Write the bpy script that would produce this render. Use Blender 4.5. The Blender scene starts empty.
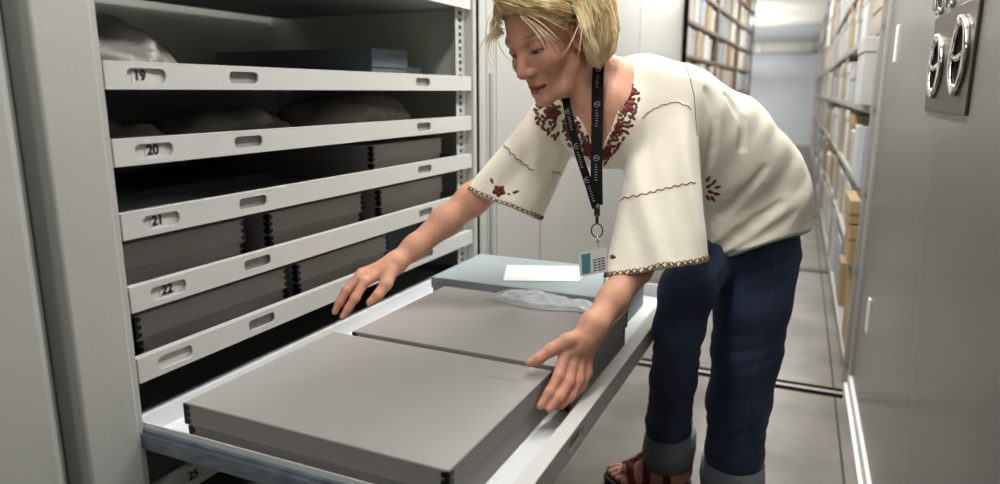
import bpy, bmesh, math, random
import numpy as np
from mathutils import Vector, Matrix
from mathutils.bvhtree import BVHTree
random.seed(7); np.random.seed(7)
COL = bpy.context.scene.collection
PI = math.pi

# ------------------------------------------------------------------ camera model (metres; X runs away along the aisle, Y to the left, Z up)
FPX, CX, CY, CAMZ = 700.0, 500.0, 242.0, 1.12
TILT = math.atan2(150, FPX); YAW = math.atan2(328, math.hypot(FPX, 150))
FW = np.array([math.cos(TILT)*math.cos(YAW), math.cos(TILT)*math.sin(YAW), -math.sin(TILT)])
RT = np.array([math.sin(YAW), -math.cos(YAW), 0.0])
UP = np.cross(RT, FW)
EYE = np.array([0, 0, CAMZ])
def ray(px, py): return FW + RT*(px-CX)/FPX + UP*(CY-py)/FPX
def K(px, py, w): return EYE + w*ray(px, py)
def on_z(px, py, z): r = ray(px, py); return EYE + (z-CAMZ)/r[2]*r
def on_y(px, py, y): r = ray(px, py); return EYE + y/r[1]*r

# ------------------------------------------------------------------ object helpers
def tag(o, label=None, cat=None, group=None, kind=None):
    if label: o['label'] = label
    if cat: o['category'] = cat
    if group: o['group'] = group
    if kind: o['kind'] = kind
    return o
def empty(name, loc=(0, 0, 0), rz=0.0):
    o = bpy.data.objects.new(name, None); COL.objects.link(o)
    o.location = loc; o.rotation_euler = (0, 0, rz); o.empty_display_size = 0.05
    return o
def link(name, me, mats=None, parent=None, smooth=False):
    o = bpy.data.objects.new(name, me); COL.objects.link(o)
    if mats:
        for m in (mats if isinstance(mats, (list, tuple)) else [mats]): me.materials.append(m)
    if smooth:
        me.polygons.foreach_set('use_smooth', [True]*len(me.polygons))
    if parent: o.parent = parent
    return o
def copy_tree(o, parent=None):
    c = o.copy(); COL.objects.link(c); c.parent = parent
    for ch in list(o.children): copy_tree(ch, c)
    return c

class MB:
    """collects shapes of ONE part"""
    def __init__(s): s.v = []; s.f = []; s.m = []
    def add(s, vs, fs, mi=0):
        b = len(s.v); s.v += [tuple(map(float, v)) for v in vs]
        for f in fs: s.f.append([i+b for i in f]); s.m.append(mi)
    def box(s, x0, x1, y0, y1, z0, z1, mi=0, bev=0.0, rz=0.0, piv=None):
        if bev:
            bm = bmesh.new(); bmesh.ops.create_cube(bm, size=1)
            for v in bm.verts:
                v.co = Vector(((x0+x1)/2+v.co.x*(x1-x0), (y0+y1)/2+v.co.y*(y1-y0), (z0+z1)/2+v.co.z*(z1-z0)))
            bmesh.ops.bevel(bm, geom=bm.edges[:], offset=bev, segments=2, affect='EDGES', profile=.5)
            bm.verts.index_update(); vs = [v.co[:] for v in bm.verts]; fs = [[v.index for v in f.verts] for f in bm.faces]; bm.free()
        else:
            vs = [(x, y, z) for x in (x0, x1) for y in (y0, y1) for z in (z0, z1)]
            fs = [(0, 1, 3, 2), (4, 6, 7, 5), (0, 4, 5, 1), (2, 3, 7, 6), (0, 2, 6, 4), (1, 5, 7, 3)]
        if rz:
            p = piv or ((x0+x1)/2, (y0+y1)/2); c, sn = math.cos(rz), math.sin(rz)
            vs = [(p[0]+(v[0]-p[0])*c-(v[1]-p[1])*sn, p[1]+(v[0]-p[0])*sn+(v[1]-p[1])*c, v[2]) for v in vs]
        s.add(vs, fs, mi); return s
    def tube(s, pts, r, n=8, mi=0, closed=False, flat=None, nrm=None):
        pts = [np.array(p, float) for p in pts]; N = len(pts)
        rs = r if isinstance(r, (list, tuple, np.ndarray)) else [r]*N
        vs = []; prev = None
        for i in range(N):
            if closed: t = pts[(i+1) % N]-pts[i-1]
            else: t = pts[min(i+1, N-1)]-pts[max(i-1, 0)]
            t = t/(np.linalg.norm(t)+1e-12)
            if nrm is not None:
                a = np.cross(t, nrm[i] if isinstance(nrm, list) else nrm)
            else:
                a = prev if prev is not None else (np.cross(t, [0, 0, 1]) if abs(t[2]) < .9 else np.cross(t, [1, 0, 0]))
            a = a-t*(a@t); a /= (np.linalg.norm(a)+1e-12); prev = a; b = np.cross(t, a)
            fl = flat if flat else 1.0
            for k in range(n):
                an = 2*PI*k/n; vs.append(pts[i]+rs[i]*(a*math.cos(an)+b*fl*math.sin(an)))
        fs = []
        for i in range(N if closed else N-1):
            j = (i+1) % N
            for k in range(n): fs.append((i*n+k, i*n+(k+1) % n, j*n+(k+1) % n, j*n+k))
        if not closed: fs += [tuple(range(n))[::-1], tuple((N-1)*n+k for k in range(n))]
        s.add(vs, fs, mi); return s
    def cyl(s, p, q, r, n=16, mi=0): return s.tube([p, q], r, n, mi)
    def ball(s, c, r, mi=0, nu=12, nv=8):
        r = r if isinstance(r, (list, tuple)) else (r, r, r)
        vs = [(c[0], c[1], c[2]-r[2])]
        for j in range(1, nv):
            a = -PI/2+PI*j/nv
            for i in range(nu): vs.append((c[0]+r[0]*math.cos(a)*math.cos(2*PI*i/nu), c[1]+r[1]*math.cos(a)*math.sin(2*PI*i/nu), c[2]+r[2]*math.sin(a)))
        vs.append((c[0], c[1], c[2]+r[2])); t = len(vs)-1; fs = []
        for i in range(nu):
            fs.append((0, 1+(i+1) % nu, 1+i)); fs.append((t, 1+(nv-2)*nu+i, 1+(nv-2)*nu+(i+1) % nu))
            for j in range(nv-2): fs.append((1+j*nu+i, 1+j*nu+(i+1) % nu, 1+(j+1)*nu+(i+1) % nu, 1+(j+1)*nu+i))
        s.add(vs, fs, mi); return s
    def mesh(s, name):
        me = bpy.data.meshes.new(name); me.from_pydata(s.v, [], s.f); me.update()
        if any(s.m): me.polygons.foreach_set('material_index', s.m)
        return me
    def build(s, name, mats, parent=None, smooth=False): return link(name, s.mesh(name), mats, parent, smooth)

def holed_plate(x0, x1, z0, z1, y0, y1, holes):
    """plate in the XZ plane with pill-shaped holes [(hx0,hx1,hz0,hz1)], thickness y0..y1"""
    bm = bmesh.new()
    def loop(pts):
        vs = [bm.verts.new((p[0], y0, p[1])) for p in pts]
        return [bm.edges.new((vs[i], vs[(i+1) % len(vs)])) for i in range(len(vs))]
    es = loop([(x0, z0), (x1, z0), (x1, z1), (x0, z1)])
    for h in holes: es += loop(pill(*h))
    bmesh.ops.triangle_fill(bm, edges=es, use_beauty=True)
    g = bmesh.ops.extrude_face_region(bm, geom=bm.faces[:])
    for v in [e for e in g['geom'] if isinstance(e, bmesh.types.BMVert)]: v.co.y = y1
    bmesh.ops.recalc_face_normals(bm, faces=bm.faces[:])
    bm.verts.index_update()
    out = [v.co[:] for v in bm.verts], [[v.index for v in f.verts] for f in bm.faces]; bm.free(); return out
def pill(x0, x1, z0, z1, n=7):
    r = min((z1-z0)/2, (x1-x0)/2)*.8; pts = []
    for cx, cz, a0 in ((x1-r, z0+r, -PI/2), (x1-r, z1-r, 0), (x0+r, z1-r, PI/2), (x0+r, z0+r, PI)):
        for k in range(n): a = a0+PI/2*k/(n-1); pts.append((cx+r*math.cos(a), cz+r*math.sin(a)))
    return pts

# ------------------------------------------------------------------ materials
def lin(c):
    return tuple((v/255/12.92 if v/255 <= .04045 else ((v/255+.055)/1.055)**2.4) for v in c)
def mat(name, rgb, rough=.5, metal=0.0, var=0.0, scale=8.0, bump=0.0, bscale=None, spec=.5, stretch=None, attr=None, alpha=1.0, trans=0.0, sheen=0.0, sss=0.0, rgb2=None):
    m = bpy.data.materials.new(name); m.use_nodes = True
    nt = m.node_tree; b = nt.nodes['Principled BSDF']; N = nt.nodes.new; L = nt.links.new
    c = (*lin(rgb), 1); b.inputs['Base Color'].default_value = c
    b.inputs['Roughness'].default_value = rough; b.inputs['Metallic'].default_value = metal
    b.inputs['Specular IOR Level'].default_value = spec; b.inputs['Alpha'].default_value = alpha
    b.inputs['Transmission Weight'].default_value = trans; b.inputs['Sheen Weight'].default_value = sheen
    if sss:
        b.inputs['Subsurface Weight'].default_value = sss; b.inputs['Subsurface Radius'].default_value = (1, .35, .2); b.inputs['Subsurface Scale'].default_value = .006
    tc = N('ShaderNodeTexCoord'); src = tc.outputs['Object']
    if stretch:
        mp = N('ShaderNodeMapping'); mp.inputs['Scale'].default_value = stretch; L(src, mp.inputs[0]); src = mp.outputs[0]
    base = None
    if attr:
        at = N('ShaderNodeVertexColor'); at.layer_name = attr; base = at.outputs['Color']; L(base, b.inputs['Base Color'])
    if var or rgb2:
        n = N('ShaderNodeTexNoise'); n.inputs['Scale'].default_value = scale; n.inputs['Detail'].default_value = 6; L(src, n.inputs['Vector'])
        mx = N('ShaderNodeMix'); mx.data_type = 'RGBA'
        d = lin(rgb2) if rgb2 else tuple(v*(1-var) for v in c[:3]); e = c[:3] if rgb2 else tuple(min(1, v*(1+var)) for v in c[:3])
        if base is None:
            mx.inputs[6].default_value = (*d, 1); mx.inputs[7].default_value = (*e, 1)
        else:
            mx.blend_type = 'MULTIPLY'; mx.inputs[0].default_value = 1
            r2 = N('ShaderNodeMapRange'); r2.inputs[1].default_value = .3; r2.inputs[2].default_value = .7; r2.inputs[3].default_value = 1-var; r2.inputs[4].default_value = 1+var
            L(n.outputs[0], r2.inputs[0]); L(base, mx.inputs[6]); L(r2.outputs[0], mx.inputs[7])
        if base is None:
            rp = N('ShaderNodeMapRange'); rp.inputs[1].default_value = .3; rp.inputs[2].default_value = .7; L(n.outputs[0], rp.inputs[0]); L(rp.outputs[0], mx.inputs[0])
        L(mx.outputs[2], b.inputs['Base Color'])
    if bump:
        n2 = N('ShaderNodeTexNoise'); n2.inputs['Scale'].default_value = bscale or scale*6; n2.inputs['Detail'].default_value = 4; L(src, n2.inputs['Vector'])
        bp = N('ShaderNodeBump'); bp.inputs['Strength'].default_value = bump; bp.inputs['Distance'].default_value = .01
        L(n2.outputs[0], bp.inputs['Height']); L(bp.outputs[0], b.inputs['Normal'])
    return m
def emit(name, rgb, s):
    m = bpy.data.materials.new(name); m.use_nodes = True; nt = m.node_tree; b = nt.nodes['Principled BSDF']
    b.inputs['Base Color'].default_value = (*lin(rgb), 1); b.inputs['Emission Color'].default_value = (*lin(rgb), 1); b.inputs['Emission Strength'].default_value = s
    return m
M = dict(
    paint=mat('cabinet_paint', (182, 183, 179), .38, var=.03, scale=3, bump=.04, bscale=120),
    rail=mat('rail_paint', (200, 201, 198), .35, bump=.03, bscale=120),
    inside=mat('inside_paint', (186, 190, 184), .5, var=.05, scale=4),
    traym=mat('tray_paint', (222, 224, 226), .3, bump=.02, bscale=150),
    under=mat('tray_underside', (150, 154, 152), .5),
    slot=mat('grip_plate', (150, 152, 152), .45),
    black=mat('black_plastic', (14, 14, 14), .4),
    post_shade_black=mat('black_post_and_shade', (12, 12, 12), .95, spec=.05),  # black post, also the black put in for shaded gaps and grooves
    ink=mat('black_ink', (12, 12, 12), .6),
    boxg=mat('grey_box_board', (152, 149, 146), .75, var=.04, scale=5, bump=.06, bscale=300),
    boxb=mat('blue_grey_box_board', (148, 160, 164), .7, var=.04, scale=6, bump=.04, bscale=300),
    boxd=mat('slate_box_board', (92, 100, 108), .7, var=.05, scale=6),
    paper=mat('white_paper', (238, 238, 236), .8),
    steel=mat('steel', (150, 160, 172), .3, 1.0, var=.1, scale=3, stretch=(1, 30, 30)),
    zinc=mat('zinc_slide', (146, 157, 167), .36, .8, var=.24, scale=9, stretch=(3, 3, 12)),
    chrome=mat('chrome', (215, 215, 215), .08, 1.0),
    brushed=mat('brushed_steel', (104, 96, 89), .36, 1.0, var=.08, scale=4, stretch=(60, 60, 2)),
    gloss=mat('glossy_grey_paint', (114, 113, 110), .27, spec=.6, bump=.05, bscale=7),
    white=mat('white_paint', (225, 226, 226), .4),
    wall=mat('wall_paint', (216, 220, 226), .8, var=.02, scale=2),
    walld=mat('grey_wall_paint', (128, 130, 132), .8, var=.03, scale=2),
    ceil=mat('ceiling_paint', (236, 234, 224), .9),
    floor=mat('polished_concrete', (106, 102, 95), .38, var=.5, scale=3.0, spec=.35, bump=.03, bscale=40),
    seam=mat('floor_seam', (52, 50, 47), .8),
    kraft=mat('kraft_board', (160, 134, 98), .8, var=.06, scale=9),
    abox=mat('archive_board_grey', (178, 178, 176), .8, var=.06, scale=7),
    abox2=mat('archive_board_blue', (156, 162, 168), .8, var=.06, scale=7),
    abox3=mat('archive_board_white', (196, 194, 188), .8, var=.05, scale=7),
    abox4=mat('archive_board_tan', (170, 158, 140), .8, var=.08, scale=7),
    shelf=mat('shelf_paint', (112, 97, 80), .5),
    shelfw=mat('shelf_paint_light', (150, 148, 143), .5),
    plasticf=mat('plastic_film', (226, 232, 236), .22, trans=.55, alpha=.75, bump=.5, bscale=28),
    bagm=mat('bag_film', (124, 121, 114), .4, var=.12, scale=14, trans=.15, bump=.6, bscale=24),
    track=mat('worn_steel_track', (150, 148, 145), .45, .7),
    tube=emit('lamp_diffuser', (255, 250, 240), 9.0),
)

# ------------------------------------------------------------------ the setting
def struct(name, mb, m): o = mb.build(name, m); o['kind'] = 'structure'; return o
X0, X1, YL, YR, ZC = -2.2, 16.4, 1.95, -1.7, 2.46
struct('floor', MB().box(X0-.1, X1+.1, YR-.1, YL+.1, -.12, 0), M['floor'])
struct('ceiling', MB().box(X0-.1, X1+.1, YR-.1, YL+.1, ZC, ZC+.12), M['ceil'])
struct('wall_left', MB().box(X0-.1, X1+.1, YL, YL+.1, 0, ZC), M['wall'])
struct('wall_right', MB().box(X0-.1, X1+.1, YR-.1, YR, 0, ZC), M['walld'])
struct('wall_far', MB().box(X1, X1+.1, YR, YL, 0, ZC), M['wall'])
struct('wall_back', MB().box(X0-.1, X0, YR, YL, 0, ZC), M['walld'])
struct('baseboard_far', MB().box(X1-.015, X1, YR, YL, 0, .11), M['white'])
# round duct along the far wall
d = empty('ventilation_duct', (X1-.22, .1, 2.03)); tag(d, 'grey round duct running across the far end wall above the aisle', 'duct')
MB().cyl((0, -1.75, 0), (0, 1.8, 0), .15, 24).build('duct_pipe', M['shelfw'], d, True)
for yy in (-.9, .3, 1.3): MB().tube([(0, yy-.02, 0), (0, yy+.02, 0)], .163, 24).build('duct_collar', M['paint'], d)
# floor tracks crossing the aisle and the seam beside the right-hand base
for i, xt in enumerate((2.79, 4.80, 6.95)):
    struct('trim_%d' % (i+1), MB().box(xt-.042, xt-.012, -.15, .98, -.002, .003, 1).box(xt-.011, xt+.012, -.15, .98, -.002, .0035, 0).box(xt+.012, xt+.044, -.15, .98, -.002, .003, 1), [M['track'], M['post_shade_black']])  # black edge strips stand in for the shaded grooves beside the steel
RIGHT = [struct('trim_4', MB().box(1.0, 14.6, -.122, -.115, -.002, .002), M['seam'])]

# ------------------------------------------------------------------ ceiling lamps over the aisle, and others added out of view
def lamp_fixture(x, y, L=1.25, power=40, label=''):
    drop = 0 if x < 11 else .95
    t = empty('ceiling_lamp', (x, y, ZC)); tag(t, label, 'lamp', 'lamps along the aisle ceiling')
    MB().box(-L/2, L/2, -.05, .05, -.155-drop, -.115-drop, bev=.008).build('lamp_housing', M['white'], t)
    MB().box(-L/2+.02, L/2-.02, -.042, .042, -.170-drop, -.1555-drop).build('lamp_diffuser', M['tube'], t)
    for xh in (-L/2+.2, L/2-.2): MB().cyl((xh, 0, -.116-drop), (xh, 0, -.001), .006, 8).build('hanger', M['white'], t)
    for nm, pw, z, fl in (('lamp_glow', power, -.176-drop, 0), ('added_uplight', power*(.35 if x < 8 else .8 if x < 11 else 2.2), -.108-drop, PI)):  # upward lights added over the housings to brighten the ceiling
        li = bpy.data.lights.new(nm, 'AREA'); li.shape = 'RECTANGLE'; li.size = L; li.size_y = .12; li.energy = pw; li.color = (1, .985, .965)
        lo = bpy.data.objects.new(nm, li); COL.objects.link(lo); lo.location = (0, 0, z); lo.rotation_euler = (fl, 0, 0); lo.parent = t
LAMP = 'white strip lamp on the ceiling, %s'
LP = [(-1.2, .4, 7, 'added as fill behind the camera'), (.75, .33, 14, 'nearest above the drawn tray'), (2.35, .30, 34, 'above the woman'), (4.4, .35, 30, 'next past the woman'),  # first one is fill light added out of view
      (6.7, .4, 26, 'halfway along the shelving'), (9.0, .4, 26, 'by the end of the left shelving'), (12.6, 1.58, 13, 'added unseen behind the left shelving'), (14.9, 1.58, 14, 'added unseen nearest the end wall')]  # last two added out of view to brighten the far ceiling and wall
for x, y, p, s in LP: lamp_fixture(x, y, power=p, label=LAMP % s)

# ------------------------------------------------------------------ main cabinet with pull-out trays
CL, CR, CF, CB, CT = .737, 1.968, 1.0, 1.80, 2.08       # opening left / right, front plane, back, top
cab = empty('archive_cabinet', (CL-.05, CF, 0)); O = np.array([CL-.05, CF, 0])
tag(cab, 'light grey steel cabinet of numbered pull-out trays with one tray drawn out', 'cabinet')
def cpart(mb, name, m, parent=cab, smooth=False):
    mb.v = [(v[0]-O[0], v[1]-O[1], v[2]-O[2]) for v in mb.v]
    return mb.build(name, m, parent, smooth)
cpart(MB().box(CL-.104, CL-.014, CF-.012, CF+.05, .0, CT, bev=.004).box(CL-.0135, CL-.0015, CF-.006, CF+.05, 0, CT, bev=.002), 'front_post', M['paint'])
cpart(MB().box(CL-.10, CL-.012, CF+.05, CB, 0, CT), 'side_panel', M['inside'])
cpart(MB().box(CR+.006, CR+.028, CF-.006, CF+.05, 0, CT, bev=.003), 'front_post', M['paint'])
cpart(MB().box(CR+.006, CR+.028, CF+.05, CB, 0, CT), 'side_panel', M['inside'])
cpart(MB().box(CL-.012, CR+.006, CB-.02, CB, 0, CT), 'back_panel', M['inside'])
cpart(MB().box(CL-.10, CR+.028, CF, CB, CT, CT+.03), 'top_panel', M['paint'])
cpart(MB().box(CL-.012, CR+.006, CF, CB-.02, .0, .08), 'base_plinth', M['paint'])
cpart(MB().box(CR+.029, CR+.05, CF-.002, CF+.04, 0, CT), 'gap_shade_strip', M['post_shade_black'])  # black strip standing in for the dark gap between the cabinets
# perforated upright inside the right edge: real square holes
def perforated(xa, xb, name, hw=.017, pitch=.0205, hh=.0115):
    mb = MB(); xm = (xa+xb)/2-.002; y0, y1 = CF+.022, CF+.0245; z0, z1 = .08, CT-.01
    mb.box(xa, xm-hw/2, y0, y1, z0, z1).box(xm+hw/2, xb, y0, y1, z0, z1)
    z = z0; n = int((z1-z0)/pitch)
    for k in range(n+1):
        za = z0+k*pitch+hh/2; zb = min(z0+(k+1)*pitch-hh/2, z1)
        if zb > za: mb.box(xm-hw/2, xm+hw/2, y0, y1, za, zb)
    mb.box(xm-hw*.6, xm+hw*.6, y0+.004, y0+.006, z0, z1, 1)  # black strip behind the holes, put in for the shade inside them
    return cpart(mb, name, [M['paint'], M['black']])
perforated(CR-.055, CR+.005, 'perforated_upright')
perforated(CL-.012, CL+.004, 'perforated_upright', .006)
def text_mesh(s, size, mname='number'):
    cu = bpy.data.curves.new('numeral', 'FONT'); cu.body = s; cu.size = size; cu.align_x = 'CENTER'; cu.align_y = 'CENTER'; cu.extrude = .0002; cu.offset = size*.032
    o = bpy.data.objects.new('numeral', cu); COL.objects.link(o)
    me = bpy.data.meshes.new_from_object(o.evaluated_get(bpy.context.evaluated_depsgraph_get()))
    bpy.data.objects.remove(o); return me
TRAYS = [  # rail top z, number, x of the number, number tilt
    (1.405, '18', .80), (1.167, '19', .805), (1.048, '20', .815), (.931, '21', .81), (.810, '22', .815), (.688, None, 0), (.452, '25', .83), (.334, '26', .81), (.216, '27', .81)]
RH = .043
def tray(zt, num, nx, y=CF, open_=False):
    x0, x1 = CL+.004, CR-.002
    hs = [(.779, .852, zt-.0335, zt-.010), (.990, 1.063, zt-.031, zt-.010), (1.642, 1.716, zt-.031, zt-.010)]
    vs, fs = holed_plate(x0, x1, zt-RH, zt-.0015, y-.002, y+.002, hs)
    mb = MB(); mb.add(vs, fs)
    mb.box(x0, x1, y-.002, y+(.026 if open_ else .014), zt-.0015, zt, bev=.0006)                      # folded lip
    o = cpart(mb, 'drawer', M['rail'])
    D = .70
    t = MB().box(x0+.004, x1-.004, y+.0165, y+D, zt-RH+.004, zt-RH+.007)
    t.box(x0+.002, x0+.006, y+.002, y+D, zt-RH+.002, zt-.004).box(x1-.006, x1-.002, y+.002, y+D, zt-RH+.002, zt-.004).box(x0, x1, y+D, y+D+.004, zt-RH, zt-.004)
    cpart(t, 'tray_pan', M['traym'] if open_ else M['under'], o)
    for h in hs[1:]: cpart(MB().box(h[0]-.006, h[1]+.006, y+.006, y+.009, h[2]-.004, h[3]+.003), 'grip_plate', M['slot'], o)
    lp = cpart(MB().box(hs[0][0]-.004, hs[0][1]+.004, y+.0035, y+.0045, hs[0][2]-.004, hs[0][3]+.004).box(nx-.014, nx+.022 if num else nx, y+.0025, y+.0034, hs[0][2]-.001, hs[0][3]+.001) if num else
               MB().box(hs[0][0]-.004, hs[0][1]+.004, y+.0035, y+.0045, hs[0][2]-.004, hs[0][3]+.004), 'label_holder', M['rail'], o)
    if num:
        me = text_mesh(num, .0225); n = link('tray_number', me, M['ink'], lp); tag(n, 'black number %s' % num)
        n.rotation_euler = (PI/2, 0, 0); n.location = (nx-O[0], y+.0018-O[1], zt-.0215)
    return o
for a in TRAYS: tray(*a)
# the open tray, drawn out over the aisle
ZT = .577; YF = .332
ot = tray(ZT, None, 0, YF, True); tag(ot, 'white tray drawn fully out into the aisle')
sl = MB()
for z0, z1, dy in ((ZT-.046, ZT-.010, 0), (ZT-.040, ZT-.016, .005)):
    sl.box(CL-.004-dy, CL+.003-dy, YF+.03, CF+.45, z0, z1)
cpart(sl, 'slide_rail', M['zinc'], ot)
cpart(MB().box(CR-.0015, CR+.008, YF+.03, CF+.45, ZT-.042, ZT-.014), 'slide_rail', M['zinc'], ot)
cpart(MB().box(CL+.004, CR-.001, YF+.685, YF+.705, ZT-.0395, ZT, bev=.001).box(CL+.0028, CL+.0055, YF+.012, YF+.70, ZT-.0385, ZT-.0005).box(CR-.010, CR-.0015, YF+.012, YF+.70, ZT-.0385, ZT-.0005), 'tray_rim', M['traym'], ot)

# neighbours in the same row
nb = empty('steel_cabinet', (.57, 1.0, 0)); tag(nb, 'closed grey steel cabinet at the left edge, nearest the camera', 'cabinet')
def sub(root, mb, name, m, smooth=False):
    l = root.location; mb.v = [(v[0]-l[0], v[1]-l[1], v[2]-l[2]) for v in mb.v]; return mb.build(name, m, root, smooth)
sub(nb, MB().box(-.75, .588, 1.03, 1.8, 0, CT).box(.589, .630, 1.045, 1.8, 0, CT), 'body', M['inside'])
sub(nb, MB().box(-.75, .592, .996, 1.0295, .08, CT-.01, bev=.004), 'door', M['paint'])
sub(nb, MB().box(.5945, .6005, 1.004, 1.03, 0, CT), 'edge_strip', M['rail'])
def closed_cab(xa, xb, label, seams, slot=None):
    t = empty('steel_cabinet', (xa, 1.0, 0)); tag(t, label, 'cabinet')
    sub(t, MB().box(xa, xb, 1.03, 1.8, 0, CT+.2), 'body', M['paint'])
    xs = [xa]+seams+[xb]
    for a, b in zip(xs[:-1], xs[1:]): sub(t, MB().box(a+.003, b-.003, .998, 1.0295, .06, CT+.19, bev=.003), 'door', M['paint'])
    if slot:
        sub(t, MB().box(slot[0], slot[1], 0.993, .9975, .2, 1.18, bev=.002), 'pull_strip', M['slot'])
    return t
closed_cab(2.022, 2.56, 'pale grey closed cabinet with narrow pull strip beside the open tray cabinet', [2.075, 2.15], (2.092, 2.116))
closed_cab(2.57, 4.08, 'wide pale grey closed cabinet behind the woman, second right of the trays', [])
closed_cab(4.09, 5.37, 'pale grey closed cabinet behind the woman, beside the black upright', [])
t = empty('black_upright', (5.405, 1.0, 0)); tag(t, 'black upright closing the gap between grey cabinet and far left shelves', 'upright')
sub(t, MB().box(5.375, 5.425, .97, 1.75, 0, CT+.2, bev=.004), 'post', M['post_shade_black'])
sub(t, MB().box(5.370, 5.43, .965, 1.755, CT+.2, CT+.22), 'cap', M['post_shade_black'])

# ------------------------------------------------------------------ archive boxes
def storage_box(name, L, W, Hh, m, label=None, group=None, clips=True, lidh=None, cat='box'):
    """L along X, W along Y; origin at the bottom centre"""
    r = empty(name); tag(r, label, cat, group)
    lh = lidh or Hh*.48; g = .0035
    b = MB(); b.box(-L/2+g, L/2-g, -W/2+g, W/2-g, 0, Hh-.004, bev=.0015); b.build('base', m, r)
    l = MB(); l.box(-L/2, L/2, -W/2, W/2, Hh-lh, Hh, bev=.0022)
    l.build('lid', m, r)
    if clips:
        for sx in (-1, 1):
            for sy in (-1, 1):
                for (za, zb, gg) in ((Hh-lh+.002, Hh-.002, 0), (.002, Hh-lh-.002, g)):
                    c = MB(); x = sx*(L/2-gg); y = sy*(W/2-gg); n = max(2, int((zb-za)/.011)); th = .0012
                    xa, xb = sorted((x+sx*th, x-sx*.006)); ya, yb = sorted((y+sy*th, y-sy*.0015))
                    c.box(xa, xb, ya, yb, za, zb); xa, xb = sorted((x+sx*th, x-sx*.0015)); ya, yb = sorted((y+sy*th, y-sy*.006)); c.box(xa, xb, ya, yb, za, zb)
                    for k in range(n):                                           # scalloped tabs
                        z = za+(zb-za)*(k+.5)/n
                        c.cyl((x-sx*.008, y+sy*th, z), (x-sx*.008, y-sy*.001, z), .0048, 10); c.cyl((x+sx*th, y-sy*.008, z), (x-sx*.001, y-sy*.008, z), .0048, 10)
                    c.build('corner_clip', M['black'], r)
    return r
def put(o, x, y, z, rz=0): o.location = (x, y, z); o.rotation_euler = (0, 0, rz); return o
ZB = ZT-RH+.0072
near_box = put(storage_box('storage_box', .383, .497, .082, M['boxg'], 'large flat warm grey box at the near end of the open tray', 'grey storage boxes'), .942, .664, ZB, -.012)
put(storage_box('storage_box', .388, .484, .087, M['boxg'], 'flat warm grey box in the middle of the open tray under her forearm', 'grey storage boxes'), 1.336, .621, ZB, -.012)
bb = put(storage_box('storage_box', .30, .508, .097, M['boxb'], 'flat pale blue grey box at the far end of the open tray under white paper', None, clips=False, lidh=.03), 1.715, .666, ZB)
# faint pencil note on its lid
pn = MB(); rn = random.Random(9); c_, s_ = math.cos(.012), math.sin(.012)
for k in range(9):
    p0 = on_z(481+k*4.1, 375.5+k*.62, ZB+.0824); d = p0-np.array([.942, .664, ZB])
    q = np.array([d[0]*c_-d[1]*s_, d[0]*s_+d[1]*c_, d[2]]); u = np.array([-.0005, -.0055, 0])
    pn.tube([q, q+u*.3+np.array([.0016*rn.uniform(-1, 1), 0, 0]), q+u*.7+np.array([.0016*rn.uniform(-1, 1), 0, 0]), q+u], .0005, 4)
pn.build('pencil_note', M['slot'], near_box)
# boxes standing in the closed trays
def traybox(xa, xb, y0, z, h, W, label, m='boxg', clips=True):
    o = storage_box('storage_box', xb-xa, W, h, M[m], label, 'boxes inside the cabinet', clips); return put(o, (xa+xb)/2, y0+W/2, z)
z22 = .810-RH+.0072; z23 = .688-RH+.0072; z21 = .931-RH+.0072; z19 = 1.167-RH+.0072; z20 = 1.048-RH+.0072
traybox(.752, 1.045, 1.042, z22, .098, .5, 'grey box in the tray numbered 22, leftmost of its three')
traybox(1.108, 1.445, 1.042, z22, .098, .5, 'grey box in the tray numbered 22, middle of its three')
traybox(1.515, 1.86, 1.042, z22, .098, .5, 'grey box in the tray numbered 22, rightmost of its three')
traybox(.775, 1.157, 1.042, z23, .094, .5, 'grey box in the tray below number 22, left of two')
traybox(1.185, 1.55, 1.042, z23, .094, .5, 'grey box in the tray below number 22, right of two')
traybox(1.49, 1.86, 1.042, z21, .092, .56, 'grey box at the right end of the tray numbered 21')
traybox(1.62, 1.80, 1.12, z19, .105, .56, 'slate blue box on the top tray numbered 19', 'boxd', False)
traybox(1.815, 1.93, 1.15, z19, .062, .5, 'low pale blue box at the right end of tray 19', 'boxb', False)
traybox(1.58, 1.90, 1.12, z23, .07, .5, 'slate box at the right end of the tray below number 22', 'boxd', False)
traybox(1.02, 1.42, 1.30, z21, .02, .35, 'thin slate folder box lying in the tray numbered 21', 'boxd', False)
traybox(.80, 1.0, 1.10, z21, .022, .3, 'thin pale folder box at the left of the tray numbered 21', 'boxb', False)

# crumpled film parcels
def crumple(name, x, y, z, lx, ly, h, seed, m, label, group=None):
    rnd = random.Random(seed); bm = bmesh.new(); bmesh.ops.create_icosphere(bm, subdivisions=4, radius=1)
    ph = [(Vector((rnd.gauss(0, 1), rnd.gauss(0, 1), rnd.gauss(0, 1))).normalized(), rnd.uniform(2, 9), rnd.uniform(0, 6)) for _ in range(14)]
    for v in bm.verts:
        n = v.co.normalized(); s = sum(abs(math.sin(n.dot(d)*f+p))/f for d, f, p in ph)
        k = .5+.42*s/1.6
        v.co = Vector((n.x*lx/2*k, n.y*ly/2*k, max(0, n.z)**.8*h*k*1.1 if n.z > 0 else n.z*.002))
    zmin = min(v.co.z for v in bm.verts)
    for v in bm.verts: v.co.z -= zmin
    me = bpy.data.meshes.new(name); bm.to_mesh(me); bm.free()
    o = link(name, me, M[m], None, True); o.location = (x, y, z); tag(o, label, 'parcel', group); return o
crumple('wrapped_parcel', .89, 1.20, z19, .25, .24, .105, 1, 'bagm', 'crumpled film wrapped parcel at the left of tray 19')
crumple('wrapped_parcel', 1.15, 1.19, z20, .36, .26, .07, 2, 'bagm', 'long crumpled film parcel in the middle of tray 20', 'film parcels')
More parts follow.
